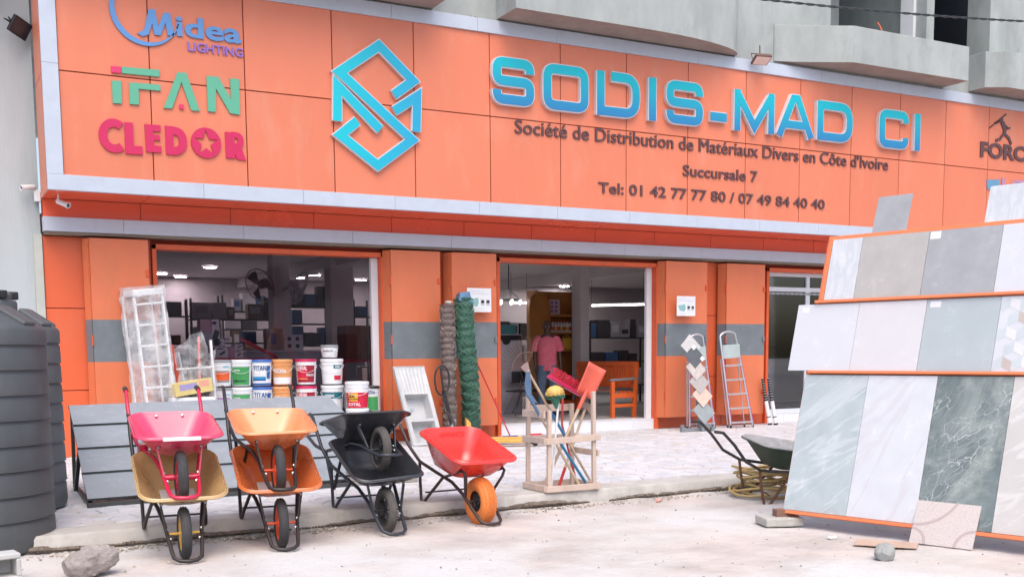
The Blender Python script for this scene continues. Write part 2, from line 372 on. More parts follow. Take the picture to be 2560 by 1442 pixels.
# rubble and dirt crumbs along the foot of the terrace edge and on the street
def pebble(mb,c,r_,rnd,mi=0):
    n=6; loops=[]
    ph=rnd.random()*6
    for (h,k) in ((-.5,.6),(0,1),(.45,.7)):
        loops.append([(c[0]+math.cos(ph+2*math.pi*i/n)*r_*k*rnd.uniform(.7,1.25),c[1]+math.sin(ph+2*math.pi*i/n)*r_*k*rnd.uniform(.7,1.25),c[2]+h*r_*rnd.uniform(.7,1.1)) for i in range(n)])
    mb.loft(loops,mi)
def rubble():
    rnd=random.Random(5); mb=MB()
    for k in range(1500):
        x=rnd.uniform(-1.2,6.5); d=abs(rnd.gauss(0,.09)); r_=rnd.uniform(.004,.016)
        pebble(mb,(x,edgeY(x)-.01-d,.012+r_*.2),r_,rnd,rnd.choice((0,0,1,2)))
    for k in range(420):
        x=rnd.uniform(-1.5,6.0); y=rnd.uniform(-10.5,-6.0); r_=rnd.choice((.004,.006,.009))*rnd.uniform(.6,1.3)
        pebble(mb,(x,y,r_*.25),r_,rnd,rnd.choice((0,1,2,2,2,0,1,2,3)))
    o=mb.build('rubble',[simple('soil_a',(.46,.41,.36),.95),simple('soil_b',(.34,.30,.26),.95),simple('soil_c',(.52,.49,.45),.95),simple('leaf_bits',(.10,.075,.05),.9)])
    tag(o,'loose dirt crumbs and pebbles along the terrace edge and street','rubble',kind='stuff')
rubble()
# exposed dark soil seam under the terrace edge
def seam():
    mb=MB(); rnd=random.Random(8); x=-1.0
    for k in range(260):
        x=-1.0+7.6*k/260; w=.045+.03*noise.noise((x*1.7,0,4)); h=max(.0,.055+.085*noise.noise((x*1.3,3,0))+.03*noise.noise((x*9,1,0)))
        if h<.02: continue
        e=edgeY(x)
        pebble(mb,(x,e-.006,h*.40+.02),h*.60,rnd)
    o=mb.build('soil_seam',simple('damp_soil',(.17,.14,.115),1,var=.3,scale=20,bump=.004),smooth=60)
    tag(o,'dark damp soil seam exposed under the terrace edge','soil',kind='stuff')
seam()
# ================================================================ the shop building
shop=thing('shop_building','orange panelled hardware shop with grey concrete floor above','building',(9,1,0))
ZB,ZM,ZT=3.75,5.01,6.20; XR=19.4; W0=1.09; MO=1.22
G=.007
def joints():
    xs=[0.0,W0]
    while xs[-1]<XR-.2: xs.append(min(XR,xs[-1]+MO))
    return xs
JX=joints()
def fascia():
    MB().box(-.19,XR,.035,.06,ZB-.1,ZT+.1).build('fascia_backing',MT['joint'],shop)
    for i in range(len(JX)-1):
        for (a,b) in ((ZB,ZM),(ZM,ZT)):
            x0,x1=JX[i]+G,JX[i+1]-G
            mb=MB().box(x0,x1,0,.03,a+(G if a==ZM else 0),b-(G if b==ZM else 0))
            mb.build('fascia_panel',MT['orange'],shop,bevel=.003)
    # white trims: bottom, top, left end, in lengths
    x=-.19; k=0
    while x<XR:
        x1=min(XR,x+(1.9 if k==0 else 1.35)); MB().box(x+.0015,x1-.0015,-.035,.034,ZB-.19,ZB).build('white_trim',MT['trim'],shop,bevel=.003)
        MB().box(x+.0015,x1-.0015,-.035,.034,ZT,ZT+.19).build('white_trim',MT['trim'],shop,bevel=.003); x=x1;k+=1
    z=ZB
    for z1 in (5.08,ZT): MB().box(-.19,-.0,-.034,.033,z+.0015,z1-.0015).build('white_trim',MT['trim'],shop,bevel=.003); z=z1
    # left return of the sign box
    for (a,b) in ((ZB-.19,4.96),(4.974,6.4)): MB().box(-.192,-.17,.06,.86,a,b).build('return_panel',MT['orange'],shop,bevel=.003)
    MB().box(-.17,XR,.06,1.2,6.25,6.4).build('fascia_lid',MT['conc'],shop)
    # soffit panels and recessed strip under them
    MB().box(-.19,XR,.05,.93,ZB-.12,ZB-.10).build('soffit_backing',MT['joint'],shop)
    MB().box(-.19,XR,.93,.95,3.2,ZB-.1).build('recess_backing',MT['joint'],shop)
    xs=[-.18]+[1.05+1.22*k for k in range(15)]+[XR]
    for i in range(len(xs)-1):
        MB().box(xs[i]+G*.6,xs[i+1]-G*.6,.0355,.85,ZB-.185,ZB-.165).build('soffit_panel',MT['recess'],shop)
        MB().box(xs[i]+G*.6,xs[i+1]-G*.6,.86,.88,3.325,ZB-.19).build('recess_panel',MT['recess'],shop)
    x=-.19;k=0
    while x<XR:
        x1=min(XR,x+(1.0 if k==0 else 1.62)); MB().box(x+.0015,x1-.0015,.77,.935,3.14,3.325).build('canopy_trim',MT['trim'],shop,bevel=.003); x=x1;k+=1
    MB().box(-.17,XR,.80,1.3,3.105,3.139).build('canopy_soffit',simple('brown_soffit',(.22,.17,.13),.8),shop)
fascia()
FZ=.33
OPN=[(1.25,4.55),(6.60,9.68),(12.25,15.4)]
def ground_wall():
    # structural wall piers behind the cladding
    segs=[(-.19,1.19),(4.62,6.53),(9.75,12.19),(15.47,XR)]
    for i,(a,b) in enumerate(segs):
        MB().box(a,b,1.03,1.28,0,3.104).build('wall_pier',MT['joint'],shop)
        xs={0:[a,.40,b],1:[a,b],2:[a,11.2,b],3:[a,16.6,17.8,b]}[i]
        zs=[.151,.72,1.02 if i!=0 else 1.02,2.1,3.1]
        zs=[.152,1.05,2.15,3.1]
        for k in range(len(xs)-1):
            for j in range(3):
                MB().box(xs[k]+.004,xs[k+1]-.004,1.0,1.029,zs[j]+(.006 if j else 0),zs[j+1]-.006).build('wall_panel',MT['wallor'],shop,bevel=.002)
    MB().box(-.19,XR,1.03,1.28,3.04,3.1045).build('lintel',MT['joint'],shop)
    for k,(a,b) in enumerate(OPN):
        # steel frame round the opening
        MB().box(a-.06,a,.93,1.2,.152,3.04).build('door_frame',MT['frame'],shop,bevel=.004)
        MB().box(b,b+.06,.93,1.2,.152,3.04).build('door_frame',MT['frame'],shop,bevel=.004)
        MB().box(a-.06,b+.06,.93,1.2,2.97,3.0395).build('door_frame',MT['frame'],shop,bevel=.004)
        # step of white tiles
        MB().box(a,b,1.0,1.35,0,FZ-.012).build('step_core',MT['kerb'],shop)
        n=int((b-a)/.40); 
        for i in range(n):
            x0=a+(b-a)*i/n+.002; x1=a+(b-a)*(i+1)/n-.002
            MB().box(x0,x1,.985,1.0,.152,FZ-.013).build('step_tile',MT['whitep'],shop)
            MB().box(x0,x1,.98,1.35,FZ-.0115,FZ).build('step_tile',MT['whitep'],shop)
        if k<2:   # white aluminium jamb on the right side of the opening
            MB().box(b-.11,b-.002,1.06,1.13,FZ,2.969).build('white_jamb',MT['whitep'],shop,bevel=.003)
    # window glass of the left opening (behind the paint buckets)
    MB().box(1.25,4.44,1.165,1.171,FZ,2.969).build('window_pane',MT['glass'],shop)
    # aluminium sliding door in the right opening
    a,b=OPN[2]; f=MT['alup']
    for (x0,x1,z0,z1) in ((a,b,FZ,FZ+.07),(a,b,2.62,2.70),(a,b,2.9,2.969),(a,a+.05,FZ+.07,2.62),(b-.05,b,FZ+.07,2.62),(13.30,13.40,FZ+.07,2.62),(13.31,13.39,2.70,2.9)):
        MB().box(x0,x1,1.08,1.16,z0,z1).build('door_rail',f,shop,bevel=.003)
    MB().box(a+.05,13.30,1.105,1.111,FZ+.07,2.62).build('door_pane',MT['glass2'],shop)
    MB().box(13.40,b-.05,1.125,1.131,FZ+.07,2.62).build('door_pane',MT['glass2'],shop)
    MB().box(a,13.31,1.115,1.121,2.70,2.9).build('door_pane',MT['glass2'],shop); MB().box(13.39,b,1.115,1.121,2.70,2.9).build('door_pane',MT['glass2'],shop)
    for i in range(12):   # row of little vent slots under the transom
        MB().box(a+.06+i*.115,a+.16+i*.115,1.07,1.079,2.56,2.60).build('vent_slot',simple('slot_grey',(.30,.31,.33),.5),shop)
ground_wall()
def shutter(x0,x1,Y,back,name='shutter',tilt=0.0,z0=.355,z1=3.07):
    """front leaf parallel to the wall, second leaf folded back to the jamb"""
    b0,b1=1.43,1.995
    def leaf(p,q,th,nm):
        p=V(p);q=V(q); d=(q-p).normalized(); n=V((d.y,-d.x,0))*th; mb=MB()
        for (a,b,mi) in ((z0,b0,0),(b0,b1,1),(b1,z1,0)):
            mb.hexa([p+V((0,0,a)),q+V((0,0,a)),q-n+V((0,0,a)),p-n+V((0,0,a))],[p+V((0,0,b)),q+V((0,0,b)),q-n+V((0,0,b)),p-n+V((0,0,b))],mi)
        return mb.build(nm,[MT['shutter'],MT['band']],shop)
    f=leaf((x0,Y,0),(x1,Y+tilt,0),.035,name)
    leaf((back,.93,0),(x0-.012,Y+.03,0),.03,'folded_shutter')
    for z in (.75,1.72,2.62):
        MB().tube([(x0-.012,Y+.0,z-.07),(x0-.012,Y+.0,z+.07)],.013,8).build('hinge',MT['frame'],f)
        s=1 if back<x0 else 1
        MB().box(x1-.045,x1-.005,Y-.022+tilt,Y-.001+tilt,z-.045,z+.045).build('bolt',MT['frame'] if z!=1.72 else MT['band'],f,bevel=.004)
    return f
for (p0,p1) in ((232,378),(980,1102),(1131,1242),(1665,1767),(1816,1911)):
    YL_=.76; xa,xb=onY(p0,800,YL_).x,onY(p1,800,YL_).x; shutter(xa,xb,YL_,xa-.07)
# ---------------- concrete storey above
def upper():
    C=MT['conc']
    def slab(plan,z0,z1,name,par=1):
        mb=MB(); n=len(plan)
        mb.add([(x,y,z0) for x,y in plan]+[(x,y,z1) for x,y in plan],[tuple(range(n,2*n))]+[(i,(i+1)%n,(i+1)%n+n,i+n) for i in range(n)],0)
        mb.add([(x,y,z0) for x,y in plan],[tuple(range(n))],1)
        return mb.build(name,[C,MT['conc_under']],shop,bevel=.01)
    slab([(-.2,.3),(-.2,-.45),(2.6,-.6),(4.9,-.6),(5.05,-.45),(5.05,.3)],6.42,7.35,'balcony')
    arc=[(8.3+2.3*math.sin(t),-.60+.6*(1-math.cos(t))) for t in [i*math.pi/2/10 for i in range(11)]]
    slab([(6.1,.3),(6.1,-.6)]+arc+[(10.7,.3)],6.42,7.9,'balcony')
    arc3=[(11.45+1.3*math.sin(t),-.55*math.sin(t)**1.2) for t in [i*math.pi/2/6 for i in range(7)]]
    slab([(11.45,.3)]+arc3+[(15.65,-.55),(15.65,.3)],6.44,7.05,'balcony')
    slab([(16.35,.3),(16.35,-.35),(16.75,-.55),(19.4,-.55),(19.4,.3)],6.44,7.1,'balcony')
    # wall behind, with openings
    for (a,b,z0,z1) in ((-.2,12.75,6.4,9.4),(12.75,15.15,6.4,6.95),(15.15,15.35,6.4,9.4),(15.35,16.9,6.4,6.75),(16.9,19.4,6.4,9.4),(12.75,19.4,9.4,9.8),(-.2,12.75,9.4,9.8)):
        MB().box(a,b,.02,.55,z0,z1).build('upper_wall',C,shop)
    MB().box(12.0,15.34,3.0,3.15,6.4,9.8).build('upper_back_wall',MT['wall'],shop); MB().box(15.46,27,2.4,2.55,6.4,9.8).build('upper_back_wall',MT['dark'],shop); MB().box(19.4,27,.02,.55,3.0,9.8).build('upper_wall',C,shop)  # near-black back wall on the right paints in the darkness of the unlit room
    MB().box(15.35,15.45,.56,2.99,6.4,9.8).build('upper_partition',C,shop)
    MB().box(-.2,19.4,.3,3.15,9.8,10.0).build('upper_slab',C,shop)
    MB().box(13.9,14.5,1.6,1.62,6.9,9.4).build('curtain',simple('curtain_grey',(.36,.38,.38),.9),shop)
    MB().box(-.2,19.4,.56,11.2,6.2,6.399).build('floor_slab',C,shop)
    MB().box(15.08,15.149,.27,.58,6.96,9.4).build('upper_jamb',MT['whitep'],shop)
    MB().tube([(13.75,-.2,7.05),(13.77,-.22,7.15),(13.73,-.2,7.25),(13.68,-.18,7.32)],.012,6).build('conduit_stub',simple('orange_conduit',(.8,.15,.05)),shop)
    # ragged mortar line where concrete meets the trim
    mb=MB(); rnd=random.Random(4)
    for k in range(220): x=rnd.uniform(2.5,18); pebble(mb,(x,.02+rnd.uniform(-.03,.05),6.395),rnd.uniform(.012,.03),rnd)
    o=mb.build('mortar_edge',MT['conc_under'],shop); o['kind']='stuff'
upper()
# ---------------- shop interior shell
def interior():
    MB().box(-.19,XR,1.355,11.2,FZ-.2,FZ).build('interior_floor',MT['infloor'],shop)
    MB().box(-.19,XR,1.3,11.2,3.30,3.42).build('ceiling',MT['ceil'],shop)
    MB().box(-.19,XR,11.0,11.2,FZ,3.3).build('interior_wall',MT['inwall'],shop)
    MB().box(-.19,.0,1.29,11.0,FZ,3.3).build('interior_wall',MT['inwall'],shop); MB().box(XR-.2,XR,1.29,11.0,FZ,3.3).build('interior_wall',MT['inwall'],shop)
    MB().box(0,XR-.2,1.9,2.15,3.14,3.299).build('ceiling_beam',MT['ceil'],shop)
    for x in (4.9,11.0): MB().box(x,x+.3,2.16,10.99,3.08,3.2985).build('ceiling_beam',MT['ceil'],shop)
    for (px,w,Y) in ((706,.30,4.0),(856,.42,4.0),(1461,.20,3.9)):
        P=onY(px,800,Y); MB().box(P.x-w/2,P.x+w/2,Y-.02,Y+.32,FZ,3.3).build('column',MT['ceil'],shop,bevel=.004)
interior()
# ================================================================ sign lettering
def ribbon_poly(pts,t,closed=False):
    """centre line -> list of quads (2D) with mitred joints"""
    n=len(pts); L=[];Rr=[]
    for i in range(n):
        a=pts[(i-1)%n] if (closed or i>0) else None; b=pts[i]; c=pts[(i+1)%n] if (closed or i<n-1) else None
        def nrm(p,q): d=math.hypot(q[0]-p[0],q[1]-p[1]); return (-(q[1]-p[1])/d,(q[0]-p[0])/d)
        if a is None: nn=nrm(b,c); k=1
        elif c is None: nn=nrm(a,b); k=1
        else:
            n1=nrm(a,b);n2=nrm(b,c); s=(n1[0]+n2[0],n1[1]+n2[1]); l=math.hypot(*s); nn=(s[0]/l,s[1]/l); k=min(2.2,1/max(.2,nn[0]*n1[0]+nn[1]*n1[1]))
        L.append((b[0]+nn[0]*k*t/2,b[1]+nn[1]*k*t/2)); Rr.append((b[0]-nn[0]*k*t/2,b[1]-nn[1]*k*t/2))
    return L,Rr
def rounded(pts,r,closed=False,n=5):
    out=[]; N=len(pts)
    for i,p in enumerate(pts):
        if not closed and (i==0 or i==N-1): out.append(p); continue
        a=pts[(i-1)%N]; c=pts[(i+1)%N]
        la=math.hypot(a[0]-p[0],a[1]-p[1]); lc=math.hypot(c[0]-p[0],c[1]-p[1]); rr=min(r,la*(.95 if (not closed and i==1) else .48),lc*(.95 if (not closed and i==N-2) else .48))
        A=(p[0]+(a[0]-p[0])*rr/la,p[1]+(a[1]-p[1])*rr/la); C_=(p[0]+(c[0]-p[0])*rr/lc,p[1]+(c[1]-p[1])*rr/lc)
        for k in range(n+1):
            u=k/n; out.append(((1-u)**2*A[0]+2*u*(1-u)*p[0]+u*u*C_[0],(1-u)**2*A[1]+2*u*(1-u)*p[1]+u*u*C_[1]))
    return out
def ribbon(mb,pts,t,y0,y1,closed=False,mi=0,X=0,Z=0):
    """extrude a ribbon on the facade plane between y0 (front) and y1 (back)"""
    L,Rr=ribbon_poly(pts,t,closed); n=len(L)
    vs_=[(X+p[0],y,Z+p[1]) for y in (y0,y1) for side in (L,Rr) for p in side]
    fs=[]
    for i in range(n if closed else n-1):
        j=(i+1)%n
        fs+=[(i,j,n+j,n+i),(2*n+i,2*n+j,3*n+j,3*n+i),(i,j,2*n+j,2*n+i),(n+i,n+j,3*n+j,3*n+i)]
    if not closed: fs+=[(0,n,3*n,2*n),(n-1,2*n-1,4*n-1,3*n-1)]
    mb.add(vs_,fs,mi)
def poly_on(mb,poly,y0,y1,mi=0): mb.prism(poly,(0,y0,0),(1,0,0),(0,0,1),(0,y1-y0,0),mi)
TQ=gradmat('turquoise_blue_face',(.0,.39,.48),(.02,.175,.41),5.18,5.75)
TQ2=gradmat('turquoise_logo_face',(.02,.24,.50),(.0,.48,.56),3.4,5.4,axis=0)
EDGE=mat('white_letter_edge',(.60,.58,.62),.4,var=.03)
def big_letters():
    root=thing('sign_lettering','large turquoise raised capital letters with white edges across the orange fascia','sign',(6.1,0,5.18))
    z0,z1=5.195,5.865; H=z1-z0
    XX={}
    for key,(a,b) in dict(S1=(1233,1336),O=(1360,1472),D1=(1494,1600),I1=(1620,1645),S2=(1668,1758),dash=(1778,1818),M=(1837,1937),A=(1943,2036),D2=(2045,2132),C=(2200,2272),I2=(2284,2305)).items():
        yy=147+(a-1240)*.138+60
        XX[key]=(onY(a,yy,-.09).x,onY(b,yy+12,-.09).x)
    t=.135
    def put(key,strokes,tt=t):
        mb=MB(); x0,x1=XX[key]; w=x1-x0
        for i,(pts,closed) in enumerate(strokes):
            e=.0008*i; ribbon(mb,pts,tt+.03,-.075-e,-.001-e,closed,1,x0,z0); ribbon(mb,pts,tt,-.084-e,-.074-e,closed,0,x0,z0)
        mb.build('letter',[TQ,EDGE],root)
    def S(w): 
        h=t/2; return [(rounded([(w-h,H*.70),(w-h,H-h),(h,H-h),(h,H*.5),(w-h,H*.5),(w-h,h),(h,h),(h,H*.30)],.11),False)]
    for k in ('S1','S2'): put(k,S(XX[k][1]-XX[k][0]))
    w=XX['O'][1]-XX['O'][0]; h=t/2; put('O',[(rounded([(h,h),(w-h,h),(w-h,H-h),(h,H-h)],.13,True),True)])
    w=XX['D1'][1]-XX['D1'][0]; put('D1',[([(h,H),(h,0)],False),(rounded([(h,h),(w-h,h),(w-h,H-h),(w*.34,H-h)],.22,n=8),False)])
    for k in ('I1','I2'):
        w=XX[k][1]-XX[k][0]; put(k,[([(w/2,0),(w/2,H)],False)],min(w,t))
    w=XX['dash'][1]-XX['dash'][0]; put('dash',[([(0,H*.27),(w,H*.27)],False)])
    w=XX['M'][1]-XX['M'][0]; put('M',[([(h,0),(h,H)],False),([(w-h,0),(w-h,H)],False),([(h*.9,H*.94),(w/2,H*.13),(w-h*.9,H*.94)],False)],.125)
    w=XX['A'][1]-XX['A'][0]; put('A',[([(h*.9,0),(w*.44,H*.96),(w*.56,H*.96),(w-h*.9,0)],False),([(w*.22,H*.30),(w*.78,H*.30)],False)],.125)
    w=XX['D2'][1]-XX['D2'][0]; put('D2',[([(h,0),(h,H)],False),(rounded([(h,H-h),(w-h,H-h),(w-h,h),(h,h)],.23,n=8),False)])
    w=XX['C'][1]-XX['C'][0]; put('C',[(rounded([(w-h,H*.70),(w-h,H-h),(h,H-h),(h,h),(w-h,h),(w-h,H*.30)],.12),False)])
big_letters()
def emblem():
    root=thing('sign_emblem','turquoise interlocking diamond emblem with white edges on the orange fascia','sign',(4.2,0,4.3))
    # pixel outline points on the fascia plane (centre lines of the strokes)
    def q(x,y): p=onY(x,y,-.05); return (p.x,p.z)
    strokes=[[(984,238),(1032,203),(947,115),(848,181),(1030,350),(944,414),(850,338),(893,303)],   # S-like loop
             [(843,303),(843,214),(950,325)],[(985,278),(1042,242),(1040,330)]]
    for i,s_ in enumerate(strokes):
        mb=MB(); pts=[q(*p) for p in s_]; e=.0012*i
        ribbon(mb,pts,.125+.025,-.06-e,-.001-e,False,1); ribbon(mb,pts,.125,-.068-e,-.059-e,False,0)
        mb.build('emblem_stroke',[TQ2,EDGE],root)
emblem()
DK=simple('dark_brown_letters',(.10,.045,.05),.5,var=.05)
def text_line(name,label,body,pl,pr_,cap,bold,material,depth=.02,parent=None,squeeze=1):
    a=onY(*pl,-.01); b=onY(*pr_,-.01); z=(a.z+b.z)/2
    root=parent or thing(name,label,'sign',(a.x,0,z))
    if bold<0:      # thicken by two shifted copies (offset outlines break on the M)
        A_=text_chars(body,(a.x,-.001,z),(1,0,0),(0,0,1),b.x-a.x,cap,(0,-1,0),depth,0); B_=text_chars(body,(a.x-bold,-.0004,z-bold*.35),(1,0,0),(0,0,1),b.x-a.x,cap,(0,-1,0),depth-.0012,0)
        for p,q_ in zip(A_,B_): p.add(q_.v,q_.f); p.build('letter',material,root)
        return root
    for mb in text_chars(body,(a.x,-.001,z),(1,0,0),(0,0,1),b.x-a.x,cap,(0,-1,0),depth,bold): mb.build('letter',material,root)
    return root
text_line('sign_text','dark brown tagline in small letters under the big turquoise name','Société de Distribution de Matériaux Divers en Côte d\'Ivoire',(1287,337),(2219,423),.205,-.009,DK)
text_line('sign_text','short dark brown line with the branch number 7 on the fascia','Succursale 7',(1707,441),(1893,453),.175,.012,DK)
text_line('sign_text','dark brown telephone numbers along the lower fascia','Tel: 01 42 77 77 80 / 07 49 84 40 40',(1496,484),(2061,521),.165,.012,DK)
def logos():
    # blue lighting logo upper left
    BL=simple('logo_blue',(.10,.26,.55),.4,var=.03); VI=simple('logo_violet',(.25,.14,.50),.4,var=.03)
    root=thing('sign_logo','blue lighting logo with crescent ring at the upper left of the fascia','sign',(1.3,0,5.5))
    def Q(x,y): p=onY(x,y,-.01); return (p.x,p.z)
    c=Q(362,28); Rr=.43; mb=MB(); outer=[];inner=[]
    for k in range(41):
        a=R(75+ 270*k/40); th=.012+.055*max(0,math.sin(math.pi*k/40))**1.5
        outer.append((c[0]+Rr*math.cos(a),c[1]+Rr*math.sin(a))); inner.append((c[0]+(Rr-th)*math.cos(a),c[1]+(Rr-th)*math.sin(a)+.0))
    n=len(outer); mb.add([(p[0],-.025,p[1]) for p in outer+inner]+[(p[0],-.001,p[1]) for p in outer+inner],
        [(i,i+1,n+i+1,n+i) for i in range(n-1)]+[(2*n+i,2*n+i+1,3*n+i+1,3*n+i) for i in range(n-1)]+[(i,i+1,2*n+i+1,2*n+i) for i in range(n-1)]+[(n+i,n+i+1,3*n+i+1,3*n+i) for i in range(n-1)])
    mb.build('crescent_ring',BL,root)
    mb=MB(); poly_on(mb,[Q(*p) for p in ((343,84),(360,76),(371,25),(386,24),(396,66),(409,33),(424,34),(436,91),(419,90),(413,58),(401,90),(386,88),(380,60),(371,88),(355,92))],-.025,-.001)
    mb.build('letter',BL,root)
    text_line('letter','','idea',(441,92),(603,106),.245,.025,BL,.024,root)
    text_line('letter','','LIGHTING',(470,129),(607,142),.11,.012,VI,.024,root)
    # green and pink capital letters
    GR=simple('logo_green',(.10,.38,.25),.4,var=.03); PK=simple('logo_pink',(.62,.03,.13),.4,var=.03)
    root=thing('sign_logo','green block letters with pink square dots on the left of the fascia','sign',(1.3,0,4.75))
    for col,poly in ((PK,((277,166),(302,168),(302,184),(278,182))),(GR,((304,168),(398,176),(398,193),(304,184))),(GR,((279,203),(302,203),(304,260),(282,259))),
                     (GR,((323,207),(400,213),(401,228),(346,223),(347,263),(324,261))),(GR,((443,182),(465,183),(499,278),(478,277),(453,206),(430,272),(409,271))),
                     (PK,((448,262),(459,262),(459,274),(448,273))),(GR,((516,191),(545,193),(577,249),(575,197),(597,199),(599,288),(575,284),(539,222),(539,281),(519,279)))):
        mb=MB(); poly_on(mb,[Q(*p) for p in poly],-.025,-.001); mb.build('letter',col,root)
    # crimson capital letters with a star
    CR=simple('logo_crimson',(.53,.012,.09),.4,var=.03)
    root=thing('sign_logo','crimson capital letters with a star inside the round letter','sign',(1.3,0,4.2))
    def strokes(lst,t):
        mb=MB()
        for pts in lst: ribbon(mb,[Q(*p) for p in pts],t,-.026,-.001)
        mb.build('letter',CR,root)
    cc=Q(285,340); mb=MB(); pts=[(cc[0]+.135*math.cos(R(a)),cc[1]+.16*math.sin(R(a))) for a in range(50,311,13)]; ribbon(mb,pts,.10,-.026,-.001); mb.build('letter',CR,root)
    strokes([[(321,307),(324,375),(356,377)]],.105)
    mb=MB(); poly_on(mb,[Q(*p) for p in ((361,311),(401,314),(401,330),(382,329),(383,338),(399,339),(400,352),(384,351),(385,364),(403,366),(403,383),(365,380))],-.026,-.001); mb.build('letter',CR,root)
    mb=MB(); a=Q(425,331);b=Q(427,372); poly=[Q(412,315),Q(435,317)]+[Q(449+24*math.cos(R(t))-10,353-34*math.sin(R(t))) for t in range(75,-90,-15)]+[Q(435,388),Q(415,386)]
    hole=[Q(433,335),Q(446,342),Q(450,354),Q(446,367),Q(434,370)]
    # D as two pieces round its counter
    poly_on(mb,[Q(412,315),Q(432,317),Q(434,388),Q(415,386)],-.026,-.001); ribbon(mb,rounded([Q(430,327),Q(455,329),Q(459,376),Q(432,379)],.2,n=8),.10,-.0255,-.0012); mb.build('letter',CR,root)
    # round letter with star hole
    c=Q(515,358); r_=.195; mb=MB(); N=40; star=[]
    for k in range(N):
        a=2*math.pi*k/N+math.pi/2; ph=(k/N*5)%1; kk=abs(ph-.5)*2     # 1 at points, 0 at valleys
        ro,ri=.165,.066; a0=math.pi/5
        # straight star edge between radius ro and ri
        th=abs(((k/N*5+.5)%1)-.5)*2*a0
        rs=ro*ri*math.sin(a0)/(ro*math.sin(th)+ri*math.sin(a0-th)) if True else ro
        star.append((c[0]+rs*math.cos(a)*.95,c[1]+rs*math.sin(a)))
    circ=[(c[0]+r_*math.cos(2*math.pi*k/N+math.pi/2),c[1]+r_*math.sin(2*math.pi*k/N+math.pi/2)) for k in range(N)]
    mb.add([(p[0],y,p[1]) for y in (-.026,-.001) for p in circ+star],[f for i in range(N) for j in ((i+1)%N,) for f in ((i,j,N+j,N+i),(i,j,2*N+j,2*N+i),(N+i,N+j,3*N+j,3*N+i))])
    mb.build('letter',CR,root)
    mb=MB(); poly_on(mb,[Q(562,330),Q(584,332),Q(588,397),Q(565,395)],-.026,-.001); ribbon(mb,rounded([Q(578,337),Q(601,340),Q(602,366),Q(580,367)],.12,n=6),.075,-.0255,-.0012); poly_on(mb,[Q(581,366),Q(600,362),Q(615,402),Q(592,399)],-.0252,-.0014); mb.build('letter',CR,root)
    # dark javelin thrower logo at the far right
    root=thing('sign_logo','dark javelin thrower figure above capital letters at the right of the fascia','sign',(17.2,0,4.9))
    text_line('letter','','FORCE',(2450,391),(2585,405),.27,.035,DK,.022,root)
    mb=MB()
    def lim(pts,t): ribbon(mb,[Q(*p) for p in pts],t,-.02-.0006*(len(mb.v)//16),-.001)
    lim([(2474,320),(2516,286)],.02); lim([(2487,309),(2500,303),(2511,308)],.04); lim([(2505,306),(2512,325),(2510,340)],.085); lim([(2508,336),(2500,348),(2489,352)],.05); lim([(2512,336),(2522,346),(2528,361)],.055); lim([(2511,312),(2520,322),(2525,320)],.035)
    c=Q(2504,300); poly_on(mb,[(c[0]+.04*math.cos(k*.7),c[1]+.045*math.sin(k*.7)) for k in range(9)],-.0205,-.001)
    mb.build('javelin_thrower',DK,root)
    root=thing('sign_logo','blue and pink square logo with letters at the lower right of the fascia','sign',(17.3,0,4.4))
    LB=simple('logo_steel_blue',(.12,.28,.45),.4); mb=MB(); poly_on(mb,[Q(*p) for p in ((2467,450),(2499,449),(2497,470),(2468,474))],-.02,-.001); mb.build('logo_square',LB,root)
    text_line('letter','','LCS',(2503,475),(2585,482),.22,.03,simple('logo_mauve',(.42,.22,.36),.4),.02,root)
    mb=MB()
    for k in range(3): poly_on(mb,[Q(*p) for p in ((2545,492+k*22),(2600,492+k*22),(2600,508+k*22),(2545,508+k*22))],-.02,-.001)
    mb.build('logo_bar',simple('logo_maroon',(.30,.05,.10),.4),root)
logos()
